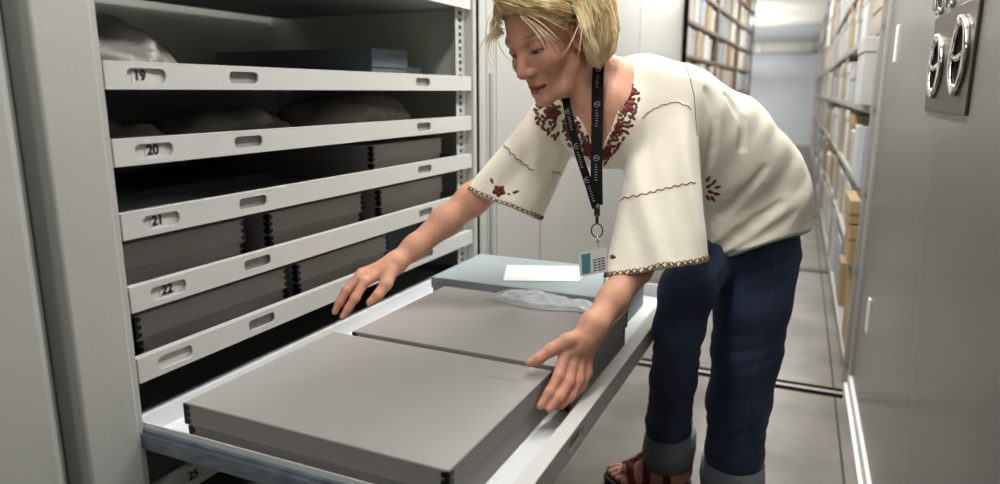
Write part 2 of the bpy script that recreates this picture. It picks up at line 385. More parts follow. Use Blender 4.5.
crumple('wrapped_parcel', 1.60, 1.20, z20, .50, .28, .095, 3, 'bagm', 'largest crumpled film parcel at the right of tray 20', 'film parcels')
crumple('wrapped_parcel', .86, 1.17, z20, .19, .2, .05, 5, 'bagm', 'low crumpled film parcel behind the number 20', 'film parcels')

# on the open tray: paper and film on the blue box
pw = MB(); ZP = ZB+.0978
a, b, c, d_ = on_z(503, 281, ZP), on_z(578, 281.5, ZP), on_z(595, 267, ZP), on_z(507, 265.5, ZP)
pw.add([a, b, c, d_]+[v+np.array([0, 0, .0012]) for v in (a, b, c, d_)], [(3, 2, 1, 0), (4, 5, 6, 7), (0, 1, 5, 4), (1, 2, 6, 5), (2, 3, 7, 6), (3, 0, 4, 7)])
tag(pw.build('paper_sheet', M['paper']), 'white paper sheet lying on the pale blue box', 'paper')
def film_sheet():
    rnd = random.Random(4); nx, ny = 26, 70; bm_v = []; ph = [(rnd.uniform(-1, 1), rnd.uniform(-1, 1), rnd.uniform(20, 95), rnd.uniform(0, 6)) for _ in range(12)]
    for j in range(ny):
        for i in range(nx):
            u, v = i/(nx-1)-.5, j/(ny-1)-.5; x = u*.105*(1+.25*math.sin(7*v+1)); y = v*.27
            h = sum(abs(math.sin((a*x+b*y)*f*1.5+p))/(f*.03+1) for a, b, f, p in ph); e = min(1, 8*min(.5-abs(u), .5-abs(v)))
            bm_v.append((x+.004*math.sin(40*y), y, .0012+.0034*h*e))
    fs = [(j*nx+i, j*nx+i+1, (j+1)*nx+i+1, (j+1)*nx+i) for j in range(ny-1) for i in range(nx-1)]
    mb = MB(); mb.add(bm_v, fs); o = mb.build('plastic_film', M['plasticf'], None, True); so = o.modifiers.new('thickness', 'SOLIDIFY'); so.thickness = .0006
    o.location = (1.503, .575, ZB+.0878); o.rotation_euler = (0, 0, -.05); return o
tag(film_sheet(), 'crumpled clear plastic film lying where grey and blue boxes meet', 'film')

# ------------------------------------------------------------------ right-hand cabinet with glossy end door
PY = -.1745; PXF = 2.88
rc = empty('mobile_cabinet', (2.0, PY, 0)); tag(rc, 'glossy grey cabinet with chrome ring pulls at the right edge', 'cabinet'); RIGHT.append(rc)
sub(rc, MB().box(.1, PXF-.012, -.9, PY-.024, .07, 2.1), 'body', M['paint'])
sub(rc, MB().box(.1, PXF-.051, PY-.0235, PY, .072, 2.1, bev=.002), 'door', M['gloss'])
sub(rc, MB().box(PXF-.050, PXF, PY-.02, PY+.010, .062, 2.1, bev=.004), 'edge_trim', M['shelfw'])
sub(rc, MB().box(.1, PXF+.008, -.9, PY+.009, .012, .0615, bev=.004).box(.1, PXF+.010, PY-.03, PY+.020, 0.002, .0119, bev=.002), 'base', M['white'])
for z, xh in ((.345, 2.50), (1.21, 2.58)): sub(rc, MB().box(xh-.018, xh+.018, PY-.001, PY+.006, z, z+.115, bev=.002), 'white_tab', M['white'])  # two small white tabs raised on the door face
sub(rc, MB().box(1.43, 1.857, PY+.0005, PY+.006, 1.080, 1.278, bev=.0015), 'handle_plate', M['brushed'])
def ring_pull(x, z):
    n = 32; ax, az = .060, (.056 if x > 1.65 else .061)
    ring = [(x+ax*math.cos(2*PI*k/n), PY+.010, z+az*math.sin(2*PI*k/n)) for k in range(n)]
    h = sub(rc, MB().tube(ring, .0058, 10, closed=True), 'ring_pull', M['chrome'], True)
    h2 = MB().tube([(x-.058, PY+.010, z+.004), (x, PY+.012, z-.006), (x+.058, PY+.010, z+.004)], .0055, 10).ball((x, PY+.012, z+az), (.016, .008, .010)).ball((x, PY+.011, z-az), (.017, .008, .012))
    b = sub(rc, h2, 'ring_bar', M['chrome'], True); b.parent = h; b.location = (0, 0, 0)
    c = sub(rc, MB().tube([(x, PY+.0062, z), (x, PY+.0066, z)], .054, 28), 'recess_shade', M['post_shade_black']); c.parent = h  # flat black disc put in for the shade of the hollow
    return h
ring_pull(1.755, 1.173); ring_pull(1.525, 1.184)
for x in (1.83, 1.70): sub(rc, MB().tube([(x, PY+.010, 1.292), (x, PY+.010, 1.46)], .008, 10).ball((x, PY+.010, 1.465), .012).box(x-.018, x+.018, PY+.0005, PY+.010, 1.284, 1.296), 'latch_bar', M['chrome'], True)

# ------------------------------------------------------------------ long shelving on both sides of the far aisle
def shelving(name, label, xa, xb, yf, yb, levels, ztop, posts, m):
    t = empty(name, ((xa+xb)/2, yf, 0)); tag(t, label, 'shelving')
    for z in levels: sub(t, MB().box(xa, xb, min(yf, yb), max(yf, yb), z-.03, z, bev=.003), 'shelf', M[m])
    for x in posts:
        s = 1 if yb > yf else -1
        for yy in (yf+s*.012, yb-s*.012): sub(t, MB().box(x-.02, x+.02, yy-.012, yy+.012, 0, ztop), 'upright', M[m])
    return t
LV_R = [.09, .46, .76, 1.07, 1.36, 1.66, 1.96]
LV_L = [.10, .36, .62, .88, 1.14, 1.40, 1.66, 1.92, 2.18]
YRF, YLF = -.15, 1.0
RIGHT.append(shelving('long_shelving', 'long open shelving of archive boxes along the right of the aisle', 2.90, 14.6, YRF, -.70, LV_R, 2.3, [2.92, 4.9, 6.9, 8.8, 10.7, 12.6, 14.58], 'shelfw'))
shelving('long_shelving', 'long open shelving of archive boxes along the left of the aisle', 5.46, 10.6, YLF, 1.6, LV_L, 2.40, [5.48, 7.2, 8.9, 10.58], 'shelf')
PROTO = {}
def abox(L, W, Hh, m, lid=True):
    k = (L, W, Hh, m)
    if k not in PROTO:
        mb = MB(); mb.box(-L/2, L/2, -W/2, W/2, 0, Hh, bev=.003)
        lb = MB(); lb.box(-L/2-.004, L/2+.004, -W/2-.004, W/2+.004, Hh-.05, Hh+.004, bev=.003)
        PROTO[k] = (mb.mesh('archive_box'), lb.mesh('lid')); PROTO[k][0].materials.append(M[m]); PROTO[k][1].materials.append(M[m])
    o = bpy.data.objects.new('archive_box', PROTO[k][0]); COL.objects.link(o)
    if lid:
        l = bpy.data.objects.new('lid', PROTO[k][1]); COL.objects.link(l); l.parent = o
    return o
CN = {'abox': 'mid grey', 'abox2': 'blue grey', 'abox3': 'off white', 'abox4': 'tan', 'kraft': 'brown'}
def fill(xa, xb, yf, sgn, levels, side, lim, zmin, posts):
    rnd = random.Random(11 if side == 'left' else 23); n = 0
    for i, z in enumerate(levels):
        if z < zmin: continue
        gap = (levels[i+1]-z if i+1 < len(levels) else .26)-.03
        x = xa+rnd.uniform(0, .05)
        while True:
            m = rnd.choices(['abox', 'abox2', 'abox3', 'abox4', 'kraft'], [4, 1.8, 3, 2.4, 1.6])[0]
            L = rnd.choice([.14, .20, .26] if side == 'left' else [.20, .28, .36])
            if x > 8: L += .1
            for p in posts:
                if x < p+.028 and x+L > p-.028: x = p+.03
            Hh = round(min(gap-.014, rnd.choice([.84, .9, .94] if side == 'left' else [.62, .78, .86, .92])*gap), 3)
            if x+L > xb or n >= lim: break
            o = abox(L, .38, Hh, m); o.location = (x+L/2, yf+sgn*(.19+rnd.uniform(.004, .03)), z+.0012)
            tag(o, '%s archive box on the long shelving %s of the aisle' % (CN[m], side), 'box', '%s boxes on the %s shelving' % (CN[m], side)); n += 1
            if side == 'right': RIGHT.append(o)
            x += L+rnd.choice([.012, .014, .02, .03])
fill(5.52, 10.5, YLF+.005, 1, LV_L, 'left', 300, .8, [5.48, 7.2, 8.9, 10.58])
fill(3.66, 14.5, YRF+.008, -1, LV_R, 'right', 300, .0, [2.92, 4.9, 6.9, 8.8, 10.7, 12.6, 14.58])
def one(L, W, Hh, m, x, y, z, label, lid=True):
    o = abox(L, W, Hh, m, lid); o.location = (x, y, z+.0012); tag(o, label, 'box'); RIGHT.append(o); return o
one(.31, .40, .243, 'abox', 3.13, -.312, 1.07, 'large grey lidded box on the right shelves beside the glossy cabinet')
one(.15, .40, .24, 'abox2', 3.38, -.345, 1.07, 'narrow blue grey box just behind the large grey lidded box', False)
one(.31, .42, .088, 'kraft', 3.12, -.33, .622, 'flat brown lidded box, topmost of the brown stack on the right shelves')
one(.31, .40, .152, 'kraft', 3.12, -.33, .46, 'brown lidded box in the middle of the brown stack on the right shelves')
one(.31, .38, .31, 'kraft', 3.12, -.347, .09, 'tall brown lidded box on the lowest right shelf by the white base')
one(.24, .36, .23, 'abox2', 3.09, -.32, .76, 'blue grey box on the shelf under the large grey lidded box', False)
one(.22, .36, .22, 'abox', 3.35, -.32, .76, 'mid grey box on the shelf below the narrow blue grey box', False)
one(.38, .36, .11, 'abox4', 3.15, -.335, 1.36, 'flat tan box on the shelf above the large grey lidded box')
one(.38, .36, .05, 'abox3', 3.15, -.335, 1.477, 'thin white box stacked on the flat tan box')
# the whole right-hand run stands at a slight angle to the cabinet row
RA_ = math.radians(1.8); PIV = np.array([2.88, -.1745])
for o in RIGHT:
    d = np.array(o.location[:2])-PIV; c_, s_ = math.cos(RA_), math.sin(RA_)
    o.location = (PIV[0]+c_*d[0]-s_*d[1], PIV[1]+s_*d[0]+c_*d[1], o.location[2]); o.rotation_euler[2] += RA_

# ------------------------------------------------------------------ implicit surfaces for the body and clothes
def smin(a, b, k):
    if k <= 0: return np.minimum(a, b)
    h = np.clip(.5+.5*(b-a)/k, 0, 1); return b+(a-b)*h-k*h*(1-h)
class Prim:
    def __init__(s, f, c, r): s.f = f; s.c = np.array(c, float); s.r = r
def rcone(a, b, ra, rb):
    a = np.array(a, float); b = np.array(b, float); ab = b-a; l2 = max(ab@ab, 1e-12)
    def f(P):
        q = P-a; h = np.clip(q@ab/l2, 0, 1)
        return np.sqrt(((q-h[:, None]*ab)**2).sum(1))-(ra+(rb-ra)*h)
    return Prim(f, (a+b)/2, math.sqrt(l2)/2+max(ra, rb))
def ball(c, r): return rcone(c, np.array(c)+1e-6, r, r)
def ell(c, r, R=None):
    c = np.array(c, float); r = np.array(r, float); R = np.eye(3) if R is None else R
    def f(P):
        q = (P-c)@R; k0 = np.sqrt(((q/r)**2).sum(1)); k1 = np.sqrt(((q/r**2)**2).sum(1)); return k0*(k0-1)/np.maximum(k1, 1e-9)
    return Prim(f, c, r.max())
def econe(a, b, u, ra, rb, t0=0.0, t1=1.0, power=2.0):
    """elliptical cone from a to b; u = wide direction; ra, rb = (wide, thin) radii; flat ends"""
    a = np.array(a, float); b = np.array(b, float); ax = b-a; L = np.linalg.norm(ax); ax = ax/L
    u = np.array(u, float); u = u-ax*(u@ax); u /= np.linalg.norm(u); v = np.cross(ax, u)
    def f(P):
        q = P-a; t = q@ax; h = np.clip(t/L, 0, 1); A = ra[0]+(rb[0]-ra[0])*h; B = ra[1]+(rb[1]-ra[1])*h
        x = np.abs(q@u)/A; y = np.abs(q@v)/B
        k = (x**power+y**power)**(1/power); d = (k-1)*np.minimum(A, B)
        return np.maximum(d, np.maximum(t0*L-t, t-t1*L))
    return Prim(f, (a+b)/2, L*max(1, t1-t0)/2+max(ra+rb)*1.1)
class Solid:
    def __init__(s): s.ops = []; s.post = None; s.warp = None
    def add(s, p, k=.02): s.ops.append((1, p, k)); return s
    def cut(s, p, k=.004): s.ops.append((-1, p, k)); return s
    def chain(s, pts, k=.02):
        for (a, ra), (b, rb) in zip(pts[:-1], pts[1:]): s.add(rcone(a, b, ra, rb), k)
        return s
    def ev(s, P, ops=None):
        d = np.full(len(P), 1.0)
        if s.warp is not None: P = s.warp(P)
        for sg, p, k in (s.ops if ops is None else ops):
            v = p.f(P); d = smin(d, v, k) if sg > 0 else -smin(-d, v, k)
        return d+s.post(P) if s.post is not None else d
    def near(s, c, r):
        return [o for o in s.ops if np.linalg.norm(o[1].c-c) < o[1].r+r+o[2]+.03]
    def grad(s, P, e=.0015):
        return np.stack([s.ev(P+np.eye(3)[i]*e)-s.ev(P-np.eye(3)[i]*e) for i in range(3)], 1)/(2*e)
    def snap(s, P, off=0.0, it=4):
        P = np.array(P, float)
        for _ in range(it):
            g = s.grad(P); g /= np.linalg.norm(g, axis=1)[:, None]+1e-9; P = P-(s.ev(P)-off)[:, None]*g
        return P, g
def surface(sol, name, h, n=20):
    """dual (surface-net) mesh of the solid's zero set"""
    lo = np.min([o[1].c-o[1].r for o in sol.ops if o[0] > 0], 0)-.04; hi = np.max([o[1].c+o[1].r for o in sol.ops if o[0] > 0], 0)+.04
    B = h*n; nb = np.ceil((hi-lo)/B).astype(int)
    gi = np.stack(np.meshgrid(*[np.arange(k) for k in nb], indexing='ij'), -1).reshape(-1, 3)
    cen = lo+(gi+.5)*B; d0 = sol.ev(cen); act = gi[np.abs(d0) < B*.87*1.25+.02]
    loc = np.stack(np.meshgrid(*[np.arange(n+1)]*3, indexing='ij'), -1).reshape(-1, 3)
    NX = 1 << 20; key = lambda I: (I[:, 0].astype(np.int64)*NX+I[:, 1])*NX+I[:, 2]
    VK = []; VP = []; QK = []; QS = []
    E = [((0, 0, 0), (1, 0, 0)), ((0, 1, 0), (1, 1, 0)), ((0, 0, 1), (1, 0, 1)), ((0, 1, 1), (1, 1, 1)), ((0, 0, 0), (0, 1, 0)), ((1, 0, 0), (1, 1, 0)), ((0, 0, 1), (0, 1, 1)), ((1, 0, 1), (1, 1, 1)), ((0, 0, 0), (0, 0, 1)), ((1, 0, 0), (1, 0, 1)), ((0, 1, 0), (0, 1, 1)), ((1, 1, 0), (1, 1, 1))]
    for g in act:
        I0 = g*n; c = lo+(g+.5)*B; ops = sol.near(c, B*.87)
        if not ops: continue
        V = sol.ev(lo+(I0+loc)*h, ops).reshape(n+1, n+1, n+1); S = V < 0
        if S.all() or not S.any(): continue
        acc = np.zeros((n, n, n, 3)); cnt = np.zeros((n, n, n))
        for p, q in E:
            a = V[p[0]:p[0]+n, p[1]:p[1]+n, p[2]:p[2]+n]; b = V[q[0]:q[0]+n, q[1]:q[1]+n, q[2]:q[2]+n]; x = (a < 0) != (b < 0)
            t = np.where(x, a/np.where(x, a-b, 1), 0)
            for i in range(3): acc[..., i] += np.where(x, p[i]+(q[i]-p[i])*t, 0)
            cnt += x
        idx = np.argwhere(cnt > 0); VP.append(lo+(I0+idx+acc[cnt > 0]/cnt[cnt > 0][:, None])*h); VK.append(key(I0+idx+1))
        for ax in range(3):
            q = [0, 0, 0]; q[ax] = 1
            a = S[:n, :n, :n]; b = S[q[0]:q[0]+n, q[1]:q[1]+n, q[2]:q[2]+n]; e = np.argwhere(a != b)
            if not len(e): continue
            s = a[a != b]; u, v = [(1, 2), (2, 0), (0, 1)][ax]; G = I0+e+1; Q = []
            for du, dv in ((1, 1), (0, 1), (0, 0), (1, 0)):
                H = G.copy(); H[:, u] -= du; H[:, v] -= dv; Q.append(key(H))
            QK.append(np.stack(Q, 1)); QS.append(s)
    VK = np.concatenate(VK); VP = np.concatenate(VP); o = np.argsort(VK); VK = VK[o]; VP = VP[o]
    QK = np.concatenate(QK); QS = np.concatenate(QS); id_ = np.searchsorted(VK, QK); id_ = np.minimum(id_, len(VK)-1)
    ok = (VK[id_] == QK).all(1); id_ = id_[ok]; QS = QS[ok]; id_[~QS] = id_[~QS][:, ::-1]
    me = bpy.data.meshes.new(name); me.vertices.add(len(VP)); me.vertices.foreach_set('co', VP.astype(np.float32).ravel())
    me.loops.add(id_.size); me.loops.foreach_set('vertex_index', id_.astype(np.int32).ravel())
    me.polygons.add(len(id_)); me.polygons.foreach_set('loop_start', np.arange(0, id_.size, 4, dtype=np.int32)); me.polygons.foreach_set('loop_total', np.full(len(id_), 4, np.int32))
    me.polygons.foreach_set('use_smooth', np.ones(len(id_), bool)); me.update(); me.validate()
    return me, VP
def paint_attr(me, rgb):
    a = me.color_attributes.new('tint', 'FLOAT_COLOR', 'POINT'); a.data.foreach_set('color', np.concatenate([rgb, np.ones((len(rgb), 1))], 1).astype(np.float32).ravel())

# ------------------------------------------------------------------ the woman: one continuous body, clothes and hair as its children
HR = None
def rot3(a, b, c):
    ca, sa, cb, sb, cc, s_c = math.cos(a), math.sin(a), math.cos(b), math.sin(b), math.cos(c), math.sin(c)
    return np.array([[ca, -sa, 0], [sa, ca, 0], [0, 0, 1]])@np.array([[cb, 0, sb], [0, 1, 0], [-sb, 0, cb]])@np.array([[1, 0, 0], [0, cc, -s_c], [0, s_c, cc]])
HR = rot3(math.radians(158.2), math.radians(26.5), math.radians(6.3)); HO = np.array([1.4074, .5269, 1.2171])
def hd(x, y, z): return HR@np.array([x, y, z])+HO            # head frame: x to the nose, y to her left, z to the crown
body = Solid()
# skull and face
body.add(ell(hd(-.012, 0, .048), (.097, .074, .083), HR), .02)
body.add(ell(hd(.030, 0, -.016), (.060, .057, .074), HR), .03)
body.chain([(hd(.012, .052, -.045), .016), (hd(.052, .034, -.078), .012), (hd(.076, .010, -.088), .011)], .02)
body.chain([(hd(.012, -.052, -.045), .016), (hd(.052, -.034, -.078), .012), (hd(.076, -.010, -.088), .011)], .02)
body.add(ell(hd(.077, 0, -.083), (.013, .015, .013), HR), .016)
for s in (-1, 1):
    body.add(ell(hd(.058, s*.040, -.012), (.022, .022, .019), HR), .02)
    body.add(rcone(hd(.078, s*.012, .040), hd(.064, s*.046, .040), .011, .009), .014)
    body.cut(ell(hd(.097, s*.031, .022), (.022, .018, .013), HR), .012)
    body.add(ell(hd(.0725, s*.031, .0205), (.0125, .0150, .0125), HR), .003)
    body.cut(rcone(hd(.0865, s*.020, .0175), hd(.079, s*.044, .0172), .0010, .0010), .003)
    body.add(ell(hd(.003, s*.076, .004), (.017, .008, .031), HR), .005)
    body.cut(ell(hd(.008, s*.085, .008), (.009, .007, .017), HR), .006)
    body.add(ell(hd(.094, s*.0125, -.022), (.010, .0075, .0075), HR), .006)
body.add(rcone(hd(.080, 0, .028), hd(.1075, 0, -.016), .0078, .0110), .012)
body.add(rcone(hd(.098, 0, -.024), hd(.080, 0, -.036), .006, .006), .010)
body.add(ell(hd(.072, 0, -.056), (.018, .026, .022), HR), .014)
body.chain([(hd(.078, -.022, -.0560), .0030), (hd(.0885, -.009, -.0515), .0052), (hd(.0900, 0, -.0525), .0048), (hd(.0885, .009, -.0515), .0052), (hd(.078, .022, -.0560), .0030)], .005)
body.chain([(hd(.077, -.020, -.0590), .0030), (hd(.0865, -.008, -.0640), .0058), (hd(.0865, .008, -.0640), .0058), (hd(.077, .020, -.0590), .0030)], .005)
body.chain([], 0)
for a, b in (((.080, -.025, -.0568), (.0955, 0, -.0572)), ((.0955, 0, -.0572), (.080, .025, -.0568))): body.cut(rcone(hd(*a), hd(*b), .0018, .0018), .003)
# neck, trunk
C7 = K(620, 72, 1.56); NK = hd(-.035, 0, -.055); CHN = hd(.01, 0, -.06)
body.chain([(hd(-.028, 0, -.02), .058), (NK, .054), (K(612, 88, 1.53), .057)], .03)
body.chain([(CHN, .040), (K(600, 102, 1.48), .046)], .03)
SL = K(664, 98, 1.53); SR = K(556, 124, 1.76)
CH = K(650, 130, 1.61); WA = K(706, 176, 1.69); PV = K(748, 222, 1.76)
body.chain([(CH, .088), (WA, .078), (PV, .084)], .04)
body.chain([(K(612, 92, 1.55), .055), (K(640, 90, 1.57), .058), (SL, .052)], .05)
body.chain([(K(606, 98, 1.56), .055), (SR, .050)], .05)
body.add(ell(K(607, 125, 1.53), (.092, .092, .088)), .05)
# arms
EL = K(655, 225, 1.455); WL = K(594, 326, 1.285)
body.chain([(SL, .050), (EL, .040)], .03); body.chain([(EL, .036), (K(635, 267, 1.405), .0335), (K(613, 300, 1.335), .0275), (WL, .0235)], .02)
ER = K(472, 200, 1.70); WR = K(394, 264, 1.615)
body.chain([(SR, .050), (K(515, 165, 1.74), .044), (ER, .037)], .03); body.chain([(ER, .037), (K(446, 221, 1.68), .0345), (K(415, 247, 1.645), .0265), (WR, .0225)], .02)
# left hand (resting on the corner of the near box)
def fingers(L, k=.006):
    for f in L: body.chain([(K(x, y, w), r) for x, y, w, r in f], k)
body.chain([(WL, .0245), (K(585, 340, 1.275), .0235)], .02)
for px, py, w in ((566, 355, 1.262), (573, 357, 1.272), (581, 357, 1.282), (588, 353, 1.292)): body.add(rcone(K(590, 334, 1.283), K(px, py, w), .0165, .0115), .012)
fingers([[(565, 355, 1.262, .0115), (558.5, 376, 1.238, .0098), (549, 393, 1.221, .0086), (540.5, 406, 1.212, .0072)],
         [(573, 358, 1.270, .0115), (569, 382, 1.240, .0098), (560, 397, 1.222, .0086), (549.5, 409, 1.213, .0072)],
         [(581, 357, 1.281, .0110), (579, 380, 1.256, .0094), (571, 396, 1.240, .0082), (561, 406, 1.232, .0070)],
         [(588, 354, 1.291, .0098), (588, 373, 1.275, .0082), (582, 387, 1.264, .0072), (574, 395, 1.257, .0062)],
         [(584, 336, 1.276, .0165), (567, 341, 1.262, .0138), (551, 350, 1.254, .0112), (539, 358.5, 1.251, .0098), (529.5, 363, 1.250, .0076)]])
# right hand (reaching back over the tray)
body.chain([(WR, .0235), (K(385, 270, 1.605), .0235)], .02)
for px, py, w in ((364, 282, 1.565), (360, 277, 1.580), (362, 273, 1.597), (368, 272, 1.612)): body.add(rcone(K(388, 268, 1.608), K(px, py, w), .0165, .0118), .012)
fingers([[(364, 282, 1.563, .0118), (355, 298, 1.545, .0100), (348.5, 308, 1.540, .0088), (343, 316.5, 1.538, .0072)],
         [(360, 277, 1.580, .0118), (346, 291, 1.562, .0100), (339.5, 302, 1.556, .0088), (335, 311.5, 1.553, .0072)],
         [(362, 273.5, 1.597, .0112), (349, 287, 1.585, .0095), (343, 297, 1.582, .0083), (340, 305, 1.581, .0068)],
         [(368, 273, 1.612, .0100), (358, 286, 1.606, .0083), (354, 294, 1.604, .0072), (351, 300, 1.603, .0060)],
         [(391, 271, 1.595, .0165), (386, 284, 1.575, .0140), (378, 295, 1.560, .0112), (369.5, 302.5, 1.552, .0080)]])
# legs and feet
HPL = K(762, 236, 1.745); HPR = K(716, 240, 1.76)
ANL = np.array([1.905, .145, .085]); ANR = np.array([1.868, .318, .085])
LEGL = [(K(760, 252, 1.745), .097), (K(752, 300, 1.77), .0935), (K(746, 350, 1.83), .0865), (K(739, 400, 1.88), .0815), (K(734, 452, 1.94), .0755)]
LEGR = [(K(712, 246, 1.76), .074), (K(687, 290, 1.59), .0610), (K(678.5, 330, 1.63), .0555), (K(673, 380, 1.80), .0575), (K(668, 424, 1.955), .0600)]
body.chain([(HPL, .066)]+[(q, r*.72) for q, r in LEGL[1:4]]+[(ANL, .038)], .03); body.chain([(HPR, .058)]+[(q, r*.70) for q, r in LEGR[1:5]]+[(ANR, .036)], .03)
FOOT = []
def foot(an, yaw, z0=.026):
    f = np.array([math.cos(yaw), math.sin(yaw), 0]); l = np.array([-f[1], f[0], 0]); o = np.array([an[0], an[1], z0]); FOOT.append((o, f, l))
    P = lambda x, y, z: o+f*x+l*y+np.array([0, 0, z])
    body.chain([(an, .036), (P(-.025, 0, .032), .031)], .03); body.chain([(P(-.02, 0, .045), .036), (P(.06, 0, .040), .034), (P(.115, .004, .024), .026)], .03)
    body.chain([(P(-.02, 0, .024), .026), (P(.10, -.022, .016), .020)], .02); body.chain([(P(-.02, 0, .024), .026), (P(.10, .026, .016), .020)], .02)
    for k, (y, x, r) in enumerate(((-.030, .165, .0125), (-.011, .168, .0092), (.006, .160, .0088), (.022, .149, .0084), (.036, .135, .0082))):
        sy = y if yaw > 0 else y
        body.chain([(P(.098, y*.85, .017), r*1.15), (P(x-.022, y, .016), r*.95), (P(x, y, r*.85), r)], .006)
YAWR = math.radians(110); YAWL = math.radians(192)
foot(ANR, YAWR); foot(ANL, YAWL)
person_mesh, BV = surface(body, 'person', .0027)
# skin tone: base with warmer cheeks, nose, knuckles; lips
H = (BV-HO)@HR
rgb = np.tile(np.array(lin((216, 161, 135))), (len(BV), 1))
def blot(mask, col, amt): rgb[:] = rgb*(1-(mask*amt)[:, None])+np.array(lin(col))*(mask*amt)[:, None]
g3 = lambda c, s: np.exp(-(((H-np.array(c))/np.array(s))**2).sum(1))
for s in (-1, 1): blot(g3((.066, s*.042, -.016), (.03, .022, .022)), (206, 134, 116), .55)
blot(g3((.104, 0, -.016), (.016, .014, .014)), (204, 128, 112), .6)
lip = (np.abs(H[:, 1]) < .0245) & (H[:, 0] > .074) & (H[:, 2] < -.0475+.0-np.abs(H[:, 1])*.18) & (H[:, 2] > -.0695+np.abs(H[:, 1])*.38)
blot(lip.astype(float), (160, 88, 84), .85)
blot((lip & (np.abs(H[:, 2]+.0568) < .0016)).astype(float), (84, 38, 38), .9)  # shade between the lips painted as a dark line
for s in (-1, 1):
    inx = (H[:, 0] > .06)
    yy_ = (H[:, 1]-s*.0315)/.0145; lens = np.clip(1-yy_**2, 0, 1); zc = .0128+.0012*lens; hh_ = .0034*np.sqrt(lens)
    op = inx*(np.abs(yy_) < 1)*np.clip((hh_-np.abs(H[:, 2]-zc))/.0012+.5, 0, 1); blot(op, (176, 164, 158), .9)
    blot(op*np.clip((.0062-np.hypot(H[:, 1]-s*.031, H[:, 2]-.0135))/.001+.5, 0, 1), (44, 40, 40), .95)
    blot(inx*(np.abs(yy_) < 1.08)*np.clip((.0017-np.abs(H[:, 2]-(zc+hh_+.0008)))/.0008+.3, 0, 1), (58, 40, 34), .9)
    blot(inx*(np.abs(yy_) < 1.0)*np.clip((.0011-np.abs(H[:, 2]-(zc-hh_-.0004)))/.0008+.3, 0, 1), (120, 76, 66), .6)
    blot(g3((.080, s*.031, .026), (.015, .018, .008)), (180, 122, 104), .45)
    blot(g3((.080, s*.034, .0465), (.02, .019, .0032)), (134, 98, 70), .75)
for s in (-1, 1): blot(np.clip(1.4*g3((.098, s*.0095, -.0285), (.0075, .0055, .0035)), 0, 1), (96, 44, 38), .8)  # shade of the nostrils painted as dark blots
hands = np.minimum(((BV-K(560, 385, 1.235))**2).sum(1), ((BV-K(350, 300, 1.56))**2).sum(1)); blot(np.exp(-hands/.06**2), (212, 138, 118), .55)
fore = np.exp(-(np.minimum(((BV-K(615, 295, 1.34))**2).sum(1), ((BV-K(435, 232, 1.66))**2).sum(1)))/.12**2); blot(fore, (200, 148, 122), .6)
paint_attr(person_mesh, rgb)
M['skin'] = mat('skin', (206, 158, 134), .58, attr='tint', var=.08, scale=60, bump=.14, bscale=200, sss=.12, spec=.35)
person = link('person', person_mesh, M['skin'])
tag(person, 'woman in cream embroidered blouse and rolled blue jeans bending over the open tray', 'person')

def cloth_noise(P, dirs, amp):
    d = np.zeros(len(P))
    for v, f, ph, a in dirs:
        v = np.array(v, float); u = P@v; wv = P@np.array([v[1], v[2], v[0]])
        d += a*np.sin(u*f+ph+1.7*np.sin(wv*f*.35+ph*2))
    return amp*d
# ---- blouse
bl = Solid()
bl.chain([(K(652, 122, 1.60), .122), (K(672, 124, 1.62), .130), (K(716, 152, 1.68), .138), (K(744, 188, 1.73), .144), (K(745, 215, 1.745), .148), (K(742, 250, 1.745), .150)], .03)
bl.chain([(K(612, 94, 1.55), .062), (K(640, 92, 1.56), .068), (K(668, 100, 1.56), .064)], .05)
bl.chain([(K(606, 102, 1.56), .064), (K(575, 116, 1.70), .062), (SR, .062)], .05)
bl.add(ell(K(608, 128, 1.53), (.105, .105, .09)), .05)
SA, SB = K(668, 96, 1.535), K(655, 290, 1.40)
UL = RT*.95-FW*.12
bl.add(econe(SA, SB, UL, (.058, .054), (.104, .082), -.02, 1.05, 2.8), .03)
RA, RB = K(566, 108, 1.755), K(500, 212, 1.70)
UR = (K(540, 220, 1.68)-K(462, 188, 1.72))
bl.add(econe(RA, RB, UR, (.062, .058), (.100, .070), -.02, 1.05, 2.5), .035)
# openings
bl.cut(econe(SA, SB, UL, (.052, .048), (.098, .076), .78, 1.2, 2.8), .003)
bl.cut(econe(RA, RB, UR, (.056, .052), (.094, .064), .78, 1.2, 2.5), .003)
bl.cut(rcone(K(595, 66, 1.46), K(597, 130, 1.385), .046, .018), .006); bl.cut(rcone(K(588, 96, 1.43), K(597, 132, 1.36), .040, .016), .006); bl.cut(ball(K(583, 106, 1.42), .034), .01)
bl.cut(rcone(K(602, 62, 1.53), K(601, 96, 1.45), .046, .036), .006)
VPOLY = np.array([(567, 98), (578, 117), (588, 134), (595, 144), (602, 146), (611, 130), (619, 107), (624.5, 82), (624, 48), (600, 46), (560, 56), (553, 88)], float)
def neckline(P):
    q = P-EYE; w_ = q@FW; x = CX+FPX*(q@RT)/w_; y = CY-FPX*(q@UP)/w_; d = np.full(len(P), 1e9); ins = np.zeros(len(P), bool)
    for (x0, y0), (x1, y1) in zip(VPOLY, np.roll(VPOLY, -1, 0)):
        ex, ey = x1-x0, y1-y0; t = np.clip(((x-x0)*ex+(y-y0)*ey)/(ex*ex+ey*ey), 0, 1); d = np.minimum(d, np.hypot(x-x0-t*ex, y-y0-t*ey))
        with np.errstate(divide='ignore', invalid='ignore'): ins ^= ((y0 > y) != (y1 > y)) & (x < ex*(y-y0)/(ey if ey else 1e-9)+x0)
    return np.maximum(np.where(ins, -d, d)*w_/FPX, w_-1.60)
bl.cut(Prim(neckline, K(598, 95, 1.45), .26), .005)
